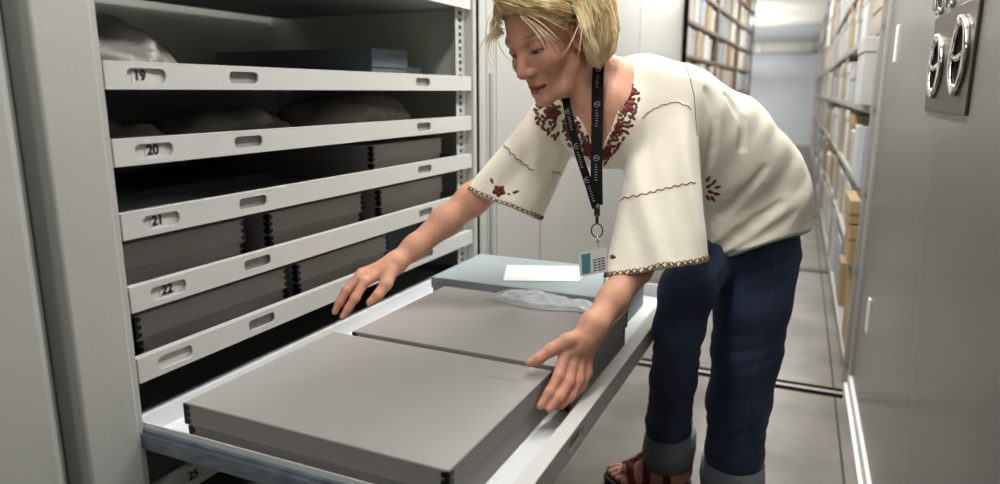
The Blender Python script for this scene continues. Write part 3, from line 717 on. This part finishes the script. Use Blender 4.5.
def half(A, B, where, c, r):
    """cuts away what lies beyond the line A-B (a plane through the line of sight), only where the test holds"""
    n_ = np.cross(B-A, A-EYE); n_ /= np.linalg.norm(n_); n_ = n_ if n_@UP < 0 else -n_
    bl.cut(Prim(lambda P: np.where(where(P), -((P-A)@n_), .3), c, r), .002); return A, n_
HL = half(K(608, 277.5, 1.40), K(702, 263, 1.42), lambda P: (((P-SA)@RT) < .115) & (((P-SA)@RT) > -.16) & (((P-EYE)@FW) < 1.53), K(655, 300, 1.42), .26)
HRT = half(K(462, 188.5, 1.70), K(540, 220.5, 1.68), lambda P: ((P-SA)@RT) < -.19, K(500, 230, 1.70), .26)
hA, hB, hC = K(700, 268, 1.70), K(803, 234, 1.70), K(728, 264, 1.95)
hn = np.cross(hB-hA, hC-hA); hn /= np.linalg.norm(hn); hn = hn if hn@(K(750, 300, 1.8)-hA) > 0 else -hn
def below_hem(P):                                             # trims the trunk of the blouse at its hem, leaves the sleeve alone
    d = -((P-hA)@hn); sle = (((P-SA)@RT) < .105) & (((P-EYE)@FW) < 1.515); return np.where(sle, .3, d)
bl.cut(Prim(below_hem, K(750, 290, 1.76), .42), .004)
BP = K(745, 190, 1.72)
def fold(P, o, ang, f, bend, sharp=1.0):
    """soft cloth folds running across direction ang in the picture plane of the trunk"""
    q = P-o; a, b, c = q@RT, q@UP, q@FW; u = a*math.cos(ang)+b*math.sin(ang); v = -a*math.sin(ang)+b*math.cos(ang)
    s = np.sin(u*f+bend*np.sin(v*7+1.3)+7*c+.35*np.sin(v*11+u*6)); return np.sign(s)*np.abs(s)**sharp
def bl_warp(P):
    q = P-BP; a, b = q@RT, q@UP
    trunk = 1/(1+np.exp(-(a+.16)/.02)); low = np.clip(.5-(b+.02)/.12, 0, 1)
    amp = .0035+.0055*np.exp(-((a+.02)**2+(b+.05)**2)/.012)
    d1 = trunk*(amp*fold(P, BP, 2.25, 48, 1.1, .8)*np.clip(.6+.6*np.sin(9*a-4*b+1), 0, 1)+.0016*fold(P, BP, 2.5, 105, 1.6)+.004*low*fold(P, BP, 1.9, 70, .8))
    s = P-SA; sa = s@RT; sb = -(s@UP)
    left = (1-trunk)*(1/(1+np.exp(-(sa+.15)/.02)))*np.clip((sb-.02)/.10, 0, 1)
    d2 = left*(.0060*np.sin(58*sa+2.0*np.sin(7*sb+.5)+8*(s@FW))+.0030*np.sin(120*sa-9*sb+2*np.sin(9*sb)))
    r = P-RA; ra, rb = r@RT, r@UP
    right = (1/(1+np.exp((sa+.15)/.02)))*np.clip((-rb+.02)/.08, 0, 1)
    d3 = right*(.0045*np.sin(60*(ra*.84-rb*.5)+1.8*np.sin(9*(ra+rb)))+.002*np.sin(120*(ra*.9-rb*.3)+2*np.sin(17*rb)))
    return P+(d1+d2+d3)[:, None]*(FW*.9-UP*.25)
bl.warp = bl_warp
def trace(sol, px, py, w0=1.0, w1=2.4):
    d = ray(px, py); w = w0
    for _ in range(60):
        v = sol.ev((EYE+w*d)[None])[0]
        if v < .0006 or w > w1: break
        w += max(v*.7, .0006)/np.linalg.norm(d)
    return EYE+w*d
creases = []
for line, r, o in (([(702, 264), (718, 249), (738, 233), (758, 219), (780, 205)], .010, .004), ([(716, 262), (742, 249), (770, 232), (796, 214)], .008, .0035), ([(708, 92), (716, 120), (712, 150), (704, 172)], .008, .0035), ([(728, 96), (744, 120), (742, 146)], .008, .004), ([(720, 215), (742, 196), (766, 170)], .009, .0045)):
    pt = [trace(bl, x, y) for x, y in line]; creases += [(a-FW*o, b-FW*o, r) for a, b in zip(pt[:-1], pt[1:])]
for a_, b_, r in creases: bl.cut(rcone(a_, b_, r, r), .012)
blouse_mesh, _ = surface(bl, 'blouse', .0033)
M['cloth'] = mat('cream_cotton', (240, 233, 217), .9, var=.03, scale=20, bump=.22, bscale=420, sheen=.2)
blouse = link('blouse', blouse_mesh, M['cloth'], person)
M['thread_red'] = mat('dark_red_thread', (104, 26, 24), .8, var=.2, scale=60)
M['thread_brown'] = mat('brown_thread', (92, 62, 36), .8, var=.2, scale=60)
M['thread_seam'] = mat('tan_thread', (122, 88, 54), .8, var=.2, scale=60)
M['thread_gold'] = mat('gold_brown_thread', (136, 104, 54), .8, var=.2, scale=60)
tree = BVHTree.FromPolygons([v.co[:] for v in blouse_mesh.vertices], [p.vertices[:] for p in blouse_mesh.polygons])
def cast(tr, px, py, off=.0006):
    d = ray(px, py); d = d/np.linalg.norm(d)
    h = tr.ray_cast(Vector(EYE), Vector(d))
    return (None, None) if h[0] is None else (np.array(h[0])+np.array(h[1])*off, np.array(h[1]))
def petal(mb, px, py, rx, ry, ang, mi=0, n=9, wmax=None):
    """one embroidered satin-stitch patch following the cloth"""
    c, nn = cast(tree, px, py, .0013)
    if c is None: return
    ring = []
    for k in range(n):
        a = 2*PI*k/n; x, y = rx*math.cos(a), ry*math.sin(a)*(1-.35*math.cos(a)); ca, sa = math.cos(ang), math.sin(ang)
        p, _ = cast(tree, px+x*ca-y*sa, py+x*sa+y*ca, .0005)
        if p is None or np.linalg.norm(p-c) > .03: return
        ring.append(p)
    lo = [p-nn*.0015 for p in ring]
    mb.add([c]+ring+lo, [(0, 1+(k+1) % n, 1+k) for k in range(n)]+[(1+k, 1+(k+1) % n, 1+n+(k+1) % n, 1+n+k) for k in range(n)], mi)
def stitch(mb, pts, r, step=3.0, zig=0.0, mi=0, tr=None):
    """thread line along a polyline, laid on the cloth"""
    P = []; pts = [np.array(p, float) for p in pts]; i = 0
    for a, b in zip(pts[:-1], pts[1:]):
        L = np.linalg.norm(b-a); m = max(1, int(L/step)); nrm = np.array([-(b-a)[1], (b-a)[0]])/max(L, 1e-6)
        for k in range(m):
            q = a+(b-a)*k/m+nrm*zig*math.sin(i*1.25); i += 1
            h, _ = cast(tr or tree, q[0], q[1], r*.5)
            if h is not None and (not P or np.linalg.norm(h-P[-1]) < .05): P.append(h)
    if len(P) > 2: mb.tube(P, r, 6, mi)
em = MB(); rnd = random.Random(5); NECK_SEP = 0
def inside(poly, x, y):
    c = False; j = len(poly)-1
    for i in range(len(poly)):
        if (poly[i][1] > y) != (poly[j][1] > y) and x < (poly[j][0]-poly[i][0])*(y-poly[i][1])/(poly[j][1]-poly[i][1])+poly[i][0]: c = not c
        j = i
    return c
LEFT = [(533, 104), (548, 98), (560, 108), (578, 120), (594, 136), (604, 152), (602, 168), (588, 158), (572, 148), (550, 136), (536, 122)]
RIGHT = [(623, 74), (634, 84), (640, 100), (634, 120), (624, 140), (610, 158), (601, 169), (600, 150), (608, 134), (616, 112)]
EMS = (MB(), MB()); flowers = [(553, 113), (571, 128), (589, 148), (627, 106), (616, 128), (605, 152), (628, 92)]
for fx, fy in flowers:
    em = EMS[0] if inside(LEFT, fx, fy) else EMS[1]; a0 = rnd.uniform(0, 6)
    for k in range(5): a = a0+2*PI*k/5; petal(em, fx+4.4*math.cos(a), fy+4.4*math.sin(a), 4.3, 3.6, a, 0)
    petal(em, fx, fy, 2.3, 2.3, 0, 0)
placed = list(flowers)
for poly in (LEFT, RIGHT):
    em = EMS[0] if poly is LEFT else EMS[1]
    for _ in range(4000):
        x, y = rnd.uniform(530, 645), rnd.uniform(70, 170)
        if inside(poly, x, y) and all((x-a)**2+(y-b)**2 > (6.6 if (a, b) in flowers else 3.3)**2 for a, b in placed):
            placed.append((x, y)); petal(em, x, y, 3.0, 1.6, rnd.uniform(0, PI), rnd.choice([1, 1, 0]))
TM = [M['thread_red'], M['thread_brown']]
for em in EMS: em.build('neckline_embroidery', TM, blouse, True)
# flower sprigs on the sleeve and the side
em = MB()
for k in range(5): a = .4+2*PI*k/5; petal(em, 499+3.6*math.cos(a), 191+3.0*math.sin(a), 3.6, 3.0, a, 0)
petal(em, 499, 191, 2, 2, 0, 0); petal(em, 492, 181, 3.2, 1.4, 1.2, 1); petal(em, 516, 192, 3.8, 1.4, -.3, 1); petal(em, 509, 194, 2, .9, 0, 1)
em.build('flower_embroidery', TM, blouse, True)
em = MB()
for x, y, a in ((708, 179, -.9), (709, 186, -.5), (714, 182, -.9), (718, 187, -.3), (711, 192, .3), (717, 194, .1), (708, 198, 1), (713, 199, .9)): petal(em, x, y, 3.6, 1.6, a, 0 if x % 2 else 1)
em.build('leaf_embroidery', TM, blouse, True)
em = MB(); petal(em, 613, 257, 3, 2.2, .2, 1); em.build('dot_embroidery', TM, blouse, True)
for pts, r, sp, z in (([(626.5, 84), (621.5, 108), (613.5, 131), (605, 148)], .0012, 1.6, .8), ([(565, 103), (574.5, 120), (584.5, 137), (592, 147)], .0012, 1.6, .8), ([(642, 118), (650, 111), (662, 105), (676, 102), (687, 106), (693, 110)], .0011, 1.6, .5), ([(684, 63), (690, 78), (694, 96), (695, 110), (697, 138)], .0010, 2.0, 0),
                      ([(610, 203), (625, 198), (645, 194), (660, 190), (676, 186), (697, 182)], .0013, 1.6, 1.0), ([(499, 138), (507, 148), (515, 157), (524, 164), (534, 172)], .0013, 1.6, .9),
                      ([(552, 171), (560, 174), (567, 175)], .0013, 1.6, .8), ([(624, 54), (624.5, 64), (625, 76)], .0013, 1.4, .9)):
    mb = MB(); stitch(mb, pts, r*.85, sp, z); mb.build('seam_stitching', M['thread_seam'], blouse, True)
def hem_ring(A, B, U, ra, rb, n, power, hp):
    """crossed stitches all round a sleeve hem, a finger's breadth above its edge"""
    ax = B-A; L = np.linalg.norm(ax); ax = ax/L; u = U-ax*(U@ax); u /= np.linalg.norm(u); v = np.cross(ax, u)
    def at(an, off):
        c, s_ = math.cos(an), math.sin(an); m = (abs(c)**power+abs(s_)**power)**(-1/power); h = .9
        for _ in range(6):
            a, b = ra[0]+(rb[0]-ra[0])*h, ra[1]+(rb[1]-ra[1])*h; q = A+ax*L*h+u*a*c*m*1.06+v*b*s_*m*1.08
            h += (-off-(q-hp[0])@hp[1])/(ax@hp[1])/L
        return q
    A_ = np.linspace(0, 2*PI, 721); R_ = np.array([at(t, .008) for t in A_]); D = np.concatenate([[0], np.cumsum(np.linalg.norm(np.diff(R_, axis=0), axis=1))])
    an = lambda k: float(np.interp((k % n)/n*D[-1], D, A_))
    pts = []
    for k in range(n):
        for s_ in (-1, 1): pts += [at(an(k+.12), .008-s_*.0042), at(an(k+.5), .008), at(an(k+.88), .008+s_*.0042)]
    q, g = bl.snap(pts, .0008, 4); mb = MB()
    for i in range(0, len(q), 3): mb.tube([q[i], q[i+1], q[i+2]], .0013, 5, (i//3) % 2)
    mb.build('hem_stitching', [M['thread_gold'], M['thread_brown']], blouse, True)
hem_ring(SA, SB, UL, (.058, .054), (.104, .082), 46, 2.8, HL)
hem_ring(RA, RB, UR, (.062, .058), (.100, .070), 44, 2.5, HRT)

# ---- jeans
je = Solid()
je.chain([(K(746, 226, 1.765), .115), (K(744, 246, 1.77), .112)], .04)
je.chain(LEGL+[(ANL+np.array([.004, .004, .06]), .074)], .02)
je.chain(LEGR+[(ANR+np.array([0, 0, .07]), .060)], .02)
for an in (ANL, ANR): je.cut(rcone(an+np.array([0, 0, -.02]), an+np.array([0, 0, .09]), .056, .050), .004)
def je_post(P):
    z = P[:, 2]; a = P@RT
    s1 = np.sin(46*z+2.5*np.sin(31*a+4)+25*a+9*np.sin(8*z)); s2 = np.sin(70*z-55*a+3*np.sin(26*z)); return .0022*s1*np.clip(1.1-abs(z-.34)/.3, .2, 1)+.0012*s2
je.post = je_post
je_mesh, JV = surface(je, 'jeans', .0042)
M['denim'] = mat('denim', (60, 73, 104), .85, rgb2=(38, 48, 74), scale=7, bump=.25, bscale=500)
M['denim_in'] = mat('denim_inside', (118, 124, 132), .9, var=.1, scale=30, bump=.3, bscale=500)
jeans = link('jeans', je_mesh, M['denim'], person)
def cuff(an, r, z0, z1, tilt):
    n = 40; vs = []; prof = [(r-.006, z0+.01), (r-.004, z0), (r+.003, z0-.001), (r+.008, (z0+z1)/2), (r+.005, z1), (r-.004, z1+.002), (r-.012, z1-.004)]
    mb = MB()
    for rr, z in prof:
        for k in range(n):
            a = 2*PI*k/n; q = 1+.025*math.sin(3*a+z*30); vs.append((an[0]+rr*q*math.cos(a), an[1]+rr*q*math.sin(a), z+tilt*math.sin(a)))
    m = len(prof); fs = [(i*n+k, i*n+(k+1) % n, (i+1)*n+(k+1) % n, (i+1)*n+k) for i in range(m-1) for k in range(n)]
    mb.add(vs, fs); o = mb.build('cuff', M['denim_in'], jeans, True); tag(o, 'rolled pale denim cuff'); return o
cuff(LEGL[-1][0]*np.array([1, 1, 0])+np.array([.006, 0, 0]), .080, .022, .114, .0); cuff(.5*(ANR+LEGR[-1][0])*np.array([1, 1, 0]), .066, .085, .182, -.010)
jt = BVHTree.FromPolygons([v.co[:] for v in je_mesh.vertices], [p.vertices[:] for p in je_mesh.polygons])
M['seam_thread'] = mat('denim_thread', (84, 88, 100), .8)
ms = MB(); pts = [(776, 268), (768, 310), (758, 355), (749, 400), (742, 448)]
for a, b in zip(pts[:-1], pts[1:]):
    for k in range(8):
        t0, t1 = k/8, (k+.62)/8
        stitch(ms, [(a[0]+(b[0]-a[0])*t0, a[1]+(b[1]-a[1])*t0), (a[0]+(b[0]-a[0])*t1, a[1]+(b[1]-a[1])*t1), (a[0]+(b[0]-a[0])*(t1+.01), a[1]+(b[1]-a[1])*(t1+.01))], .0009, 1.2, 0, 0, jt)
ms.build('side_seam', M['seam_thread'], jeans, True)

# ---- sandals
M['strap'] = mat('dark_red_webbing', (122, 28, 30), .7, var=.35, scale=40, bump=.3, bscale=300)
M['sole'] = mat('black_sole', (18, 17, 17), .7)
def sandal(i, lab):
    o, f, l = FOOT[i]; P = lambda x, y, z: o+f*x+l*y+np.array([0, 0, z])
    mb = MB(); out = [(-.062, 0), (-.055, .026), (-.02, .036), (.03, .036), (.09, .048), (.13, .052), (.160, .040), (.182, .008), (.185, -.02), (.172, -.042), (.13, -.048), (.07, -.044), (.02, -.036), (-.03, -.034), (-.055, -.024)]
    n = len(out); vs = [P(x, y, -o[2]+.001) for x, y in out]+[P(x*1.01, y*1.04, -.004) for x, y in out]+[P(x, y, .002) for x, y in out]
    mb.add(vs, [tuple(range(n))[::-1], tuple(range(2*n, 3*n))]+[(j*n+k, j*n+(k+1) % n, (j+1)*n+(k+1) % n, (j+1)*n+k) for j in (0, 1) for k in range(n)])
    s = mb.build('sandal', M['sole'], person); tag(s, lab)
    def strap(name, pts, wd=.0105):
        q, g = body.snap([P(*p) for p in pts], .003, 5); mb = MB(); mb.tube(list(q), wd, 8, flat=.32, nrm=[list(v) for v in g])
        return mb.build(name, M['strap'], s, True)
    yy = np.linspace(-1, 1, 15)
    strap('toe_strap', [(.118-.008*y, y*.048, .052*(1-y*y)+.0) for y in yy]); strap('instep_strap', [(.062+.012*y, y*.044, .085*(1-y*y)+.0) for y in yy])
    strap('instep_strap', [(.030-.018*y, y*.044, .098*(1-y*y)+.002) for y in yy]); strap('center_strap', [(.118-.010*k, .004*math.sin(k), .06+.004*k) for k in range(9)], .010)
    an = [(.045*math.cos(a)-.005, .05*math.sin(a), .062) for a in np.linspace(0, 2*PI, 28)[:-1]]
    strap('ankle_strap', an+an[:1], .009)
    k = P(.05, -.008, .098); MB().ball(tuple(k), (.016, .016, .011)).build('strap_knot', M['strap'], s, True)
    return s
sandal(0, 'dark red strappy sandal on her forward foot'); sandal(1, 'dark red strappy sandal on her rear foot')

# ---- hair
hair = Solid()
hair.add(ell(hd(-.022, 0, .060), (.100, .082, .092), HR), .02)
hair.cut(ell(hd(.105, 0, -.005), (.086, .112, .108), HR), .012)
hair.cut(ell(hd(.02, 0, -.10), (.09, .14, .075), HR), .02)
hair.chain([(hd(.045, -.030, .138), .022), (hd(.074, .008, .126), .020), (hd(.064, .050, .102), .018), (hd(.036, .074, .074), .016), (hd(.006, .085, .052), .011)], .014)
hair.chain([(hd(.045, -.030, .136), .022), (K(511, 1, 1.365), .013), (K(502, 6, 1.385), .010), (K(497, 17, 1.40), .004)], .012)
hair.chain([(K(552, -38, 1.37), .032), (K(578, -14, 1.37), .033), (K(592, 14, 1.38), .029), (K(596, 40, 1.39), .022), (K(598, 58, 1.395), .011)], .02)
hair.chain([(K(570, -30, 1.44), .036), (K(598, 0, 1.45), .030), (K(604, 26, 1.45), .024), (K(606, 48, 1.44), .012)], .02)
hair.chain([(K(580, 4, 1.352), .011), (K(586, 28, 1.352), .011), (K(592, 48, 1.36), .009), (K(597, 62, 1.37), .005)], .01)
def hair_post(P):
    q = (P-HO)@HR; return .0022*np.sin(210*q[:, 1]+90*q[:, 2]+5*np.sin(30*q[:, 0]))+.0016*np.sin(330*q[:, 1]-150*q[:, 0]+4*np.sin(25*q[:, 2]))
hair.post = hair_post
hm_, HV = surface(hair, 'hair', .003)
q = (HV-HO)@HR; tn = .5+.5*np.sin(260*q[:, 1]+120*q[:, 2]+7*np.sin(40*q[:, 0])); c0, c1 = np.array(lin((220, 184, 120))), np.array(lin((255, 240, 200)))
paint_attr(hm_, c0+(c1-c0)*tn[:, None])
M['hair'] = mat('blond_hair', (214, 190, 130), .42, attr='tint', var=.12, scale=30, spec=.4)
hair_o = link('hair', hm_, M['hair'], person)
st = MB(); scol = []
G = [  # guide locks in the head frame or along the fall of the hair: root ... tip, with spread
    ([hd(.030, -.03, .155), hd(.078, .005, .146), hd(.074, .048, .118), hd(.044, .080, .086), hd(.006, .092, .054)], .011, 330),
    ([hd(.030, -.03, .155), K(513, -4, 1.355), K(501, 6, 1.385), K(496, 20, 1.40), K(494, 34, 1.41), K(501, 50, 1.415)], .0075, 75),
    ([hd(-.01, -.02, .160), hd(.0, .05, .142), hd(-.01, .085, .10), hd(-.03, .097, .045), hd(-.05, .093, -.005)], .022, 260),
    ([K(548, -44, 1.345), K(574, -22, 1.335), K(592, 6, 1.35), K(597, 34, 1.37), K(597, 62, 1.39)], .016, 360),
    ([K(566, -36, 1.42), K(596, -10, 1.42), K(608, 16, 1.43), K(610, 40, 1.44), K(606, 56, 1.44)], .014, 260),
    ([K(574, -6, 1.345), K(583, 16, 1.34), K(588, 36, 1.345), K(593, 54, 1.36), K(597, 64, 1.375)], .006, 120)]
rg = np.random.RandomState(3)
def spline(P, n):
    P = np.array(P); m = len(P); out = []
    for t in np.linspace(0, m-1-1e-6, n):
        i = int(t); u = t-i; a, b, c, d = P[max(i-1, 0)], P[i], P[min(i+1, m-1)], P[min(i+2, m-1)]
        out.append(.5*((2*b)+(c-a)*u+(2*a-5*b+4*c-d)*u*u+(3*b-a-3*c+d)*u**3))
    return np.array(out)
allp = []; N_S = 14
for P, sp, cnt in G:
    for _ in range(cnt):
        j = np.clip(rg.normal(0, 1, 3), -1.7, 1.7)*sp; j2 = rg.normal(0, 1, 3)*sp*.22; Q = [p+j*(1-.35*k/(len(P)-1))+j2*k/(len(P)-1) for k, p in enumerate(P)]; allp.append(spline(Q, N_S))
A = np.concatenate(allp); d = hair.ev(A); g = hair.grad(A); g /= np.linalg.norm(g, axis=1)[:, None]+1e-9
lift = np.repeat(rg.uniform(-.0004, .0022, len(allp)), N_S); tt = np.tile(np.linspace(0, 1, N_S), len(allp))
tgt = np.clip(d, -1, np.where(tt > .7, .009, .0035)); tgt = np.where(d < lift, lift, tgt)
A = A+g*(tgt-d)[:, None]; A = A.reshape(len(allp), N_S, 3)
cols = []
for s in A:
    r = rg.uniform(.0006, .0012); n0 = len(st.v)
    st.tube(list(s), list(r*np.clip(np.linspace(1.6, .25, N_S)*1.1, .3, 1)), 4)
    cols += [c0+(c1-c0)*rg.uniform(-.1, 1.15)]*(len(st.v)-n0)
# a few loose wisps over the brow and cheek
for pts in ([(521, 15, 1.335), (535, 26, 1.325), (545, 36, 1.322), (551, 43, 1.325)], [(580, 26, 1.345), (577, 38, 1.338), (573, 50, 1.338), (569, 59, 1.342)], [(498, 22, 1.36), (492, 40, 1.37), (494, 54, 1.375), (501, 64, 1.375)], [(492, 15, 1.37), (489, 32, 1.38), (491, 48, 1.385), (497, 58, 1.385)], [(524, 14, 1.334), (540, 24, 1.326), (553, 36, 1.326), (561, 45, 1.33)]):
    for _ in range(4):
        n0 = len(st.v); jj = rg.normal(0, .0022, 3); st.tube([K(*p)+jj*(1+k*.5) for k, p in enumerate(spline(pts, 10))], list(np.linspace(.001, .0003, 10)), 4); cols += [c0+(c1-c0)*rg.uniform(.6, 1.1)]*(len(st.v)-n0)
sm = st.mesh('hair_strands'); paint_attr(sm, np.clip(np.array(cols), 0, 1)); link('hair_strands', sm, M['hair'], hair_o, True)
hb = MB(); arc = []
for a in np.linspace(-1.5, .25, 26): arc.append(hd(-.012+.018*abs(math.sin(a)), .092*math.sin(a), .052+.098*math.cos(a)))
arc, gg = hair.snap(arc, .0065, 5); near = np.array([trace(hair, x, y, .9) for x, y in ((556, -20), (562, -11), (568, -2), (573, 7), (577.5, 17))]); g2 = hair.grad(near); g2 /= np.linalg.norm(g2, axis=1)[:, None]+1e-9
arc = np.concatenate([arc, near+g2*.0105]); gg = np.concatenate([gg, g2])
hb.tube(list(arc), .0062, 8, flat=.4, nrm=[list(v) for v in gg]); hb.build('headband', M['black'], person, True)

# ---- lanyard with badge: hangs from her neck, a thing of its own
lan = empty('badge_lanyard', tuple(K(597, 232, 1.40))); tag(lan, 'black printed neck lanyard with key ring and white and teal badge', 'lanyard')
def lpart(mb, name, m, parent=lan, smooth=False):
    l = K(597, 232, 1.40); mb.v = [(v[0]-l[0], v[1]-l[1], v[2]-l[2]) for v in mb.v]; return mb.build(name, m, parent, smooth)
M['ribbon'] = mat('black_ribbon', (9, 9, 10), .75, bump=.1, bscale=500, spec=.2)
M['print'] = mat('grey_print', (150, 150, 150), .7)
def ribbon(pts, wd, th, name, m, u=None, n=24):
    P = spline([K(*p) for p in pts], n); mb = MB(); vs = []
    for i, p in enumerate(P):
        t = P[min(i+1, n-1)]-P[max(i-1, 0)]; t /= np.linalg.norm(t); uu = RT-.25*FW if u is None else u; uu = uu-t*(uu@t); uu /= np.linalg.norm(uu); v = np.cross(t, uu)
        for a, b in ((-1, -1), (1, -1), (1, 1), (-1, 1)): vs.append(p+uu*a*wd/2+v*b*th/2)
    fs = [(i*4+k, i*4+(k+1) % 4, i*4+4+(k+1) % 4, i*4+4+k) for i in range(n-1) for k in range(4)]+[(3, 2, 1, 0), tuple((n-1)*4+k for k in range(4))]
    mb.add(vs, fs); return lpart(mb, name, m), P
sA, PA = ribbon([(600, 54, 1.44), (598.5, 68, 1.425), (597.5, 90, 1.41), (597, 130, 1.405), (596.5, 170, 1.40), (597, 205, 1.40)], .0235, .0016, 'neck_strap', M['ribbon'])
sB, PB = ribbon([(565, 92, 1.455), (567, 106, 1.435), (572, 128, 1.415), (580, 158, 1.405), (588, 182, 1.402), (596, 208, 1.402)], .0165, .0016, 'neck_strap', M['ribbon'], RT-.6*FW)
def prints(P, idx, side, parent):
    mb = MB()
    for i in idx:
        p, t = P[i], P[i+1]-P[i-1]; t /= np.linalg.norm(t); u = RT-.25*FW; u = u-t*(u@t); u /= np.linalg.norm(u); v = np.cross(t, u); v = v if v@FW < 0 else -v
        c = p+v*.0012
        ring = [c+.0055*(u*math.cos(a)+t*math.sin(a)) for a in np.linspace(0, 2*PI, 13)[:-1]]; mb.tube(ring, .0008, 4, closed=True)
        mb.tube([c-u*.003-t*.001, c+u*.003+t*.001], .0009, 4)
        for k in range(7):
            q = c+t*(.013+.0052*k); mb.tube([q-u*.0035, q+u*(.001+.003*((k*37) % 5)/5)], .0007, 4)
    lpart(mb, 'strap_print', M['print'], parent)
prints(PA, [5, 11, 17], 1, sA); prints(PB, [6, 12, 18], 1, sB)
def at_(px, py, w=1.40): return K(px, py, w)
cl = MB(); cl.tube([at_(597, 204), at_(597, 216)], .006, 8, flat=.5); cl.tube([at_(597, 214), at_(597, 223)], .0035, 8); lpart(cl, 'strap_clip', M['black'], lan, True)
rk = MB(); rk.tube([at_(597+5.6*math.cos(a), 230.5+6.8*math.sin(a)) for a in np.linspace(0, 2*PI, 25)[:-1]], .0014, 6, closed=True); lpart(rk, 'key_ring', M['black'], lan, True)
ck = MB(); ck.tube([at_(597.5, 236), at_(598, 241), at_(599, 247)], .0025, 6); ck.tube([at_(596, 241.5), at_(600.5, 241)], .003, 6); lpart(ck, 'badge_clip', M['chrome'], lan, True)
def quad(mb, P, th, off, mi=0):
    P = [np.array(p) for p in P]; nrm = np.cross(P[1]-P[0], P[3]-P[0]); nrm /= np.linalg.norm(nrm); nrm = nrm if nrm@FW < 0 else -nrm
    a = [p+nrm*off for p in P]; b = [p+nrm*(off+th) for p in P]; mb.add(a+b, [(3, 2, 1, 0), (4, 5, 6, 7), (0, 1, 5, 4), (1, 2, 6, 5), (2, 3, 7, 6), (3, 0, 4, 7)], mi)
def bp(u, v, w=1.40):                                   # badge card coordinates 0..1
    a, b, c = at_(578.5, 253, w-.012), at_(606, 247, w-.03), at_(580, 277, w-.012); return a+(b-a)*u+(c-a)*v
M['teal'] = mat('teal_print', (62, 128, 132), .5); M['card'] = mat('badge_card', (206, 210, 208), .35)
card = MB(); quad(card, [bp(0, 0), bp(1, 0), bp(1, 1), bp(0, 1)], .002, 0); co = lpart(card, 'badge_card', M['card'])
te = MB(); quad(te, [bp(.10, .10), bp(.44, .10), bp(.40, .92), bp(.10, .92)], .0006, .002); lpart(te, 'badge_picture', M['teal'], co)
tx = MB()
for k in range(5):
    for u0 in (.52, .68, .82): quad(tx, [bp(u0, .40+k*.11), bp(u0+.10+.03*((k*7+int(u0*50)) % 3)/2, .40+k*.11), bp(u0+.10, .45+k*.11), bp(u0, .45+k*.11)], .0004, .002)
lpart(tx, 'badge_text', M['ink'], co)

# ------------------------------------------------------------------ light, camera, view
w = bpy.data.worlds.new('room_world'); bpy.context.scene.world = w; w.use_nodes = True
w.node_tree.nodes['Background'].inputs[0].default_value = (.9, .95, 1, 1); w.node_tree.nodes['Background'].inputs[1].default_value = .05
cd = bpy.data.cameras.new('camera'); cam = bpy.data.objects.new('camera', cd); COL.objects.link(cam)
cd.sensor_width = 36; cd.lens = FPX/1000*36; cd.clip_start = .02; cd.clip_end = 60
cam.matrix_world = Matrix(((RT[0], UP[0], -FW[0], 0), (RT[1], UP[1], -FW[1], 0), (RT[2], UP[2], -FW[2], CAMZ), (0, 0, 0, 1)))
cd.dof.use_dof = True; cd.dof.focus_distance = 1.42; cd.dof.aperture_fstop = 2.4
sc = bpy.context.scene; sc.camera = cam
sc.view_settings.view_transform = 'Standard'; sc.view_settings.look = 'None'; sc.view_settings.gamma = 1.0; sc.view_settings.exposure = -0.08
sc.view_settings.use_curve_mapping = False
sc.cycles.use_denoising = True
sc.cycles.max_bounces = 8
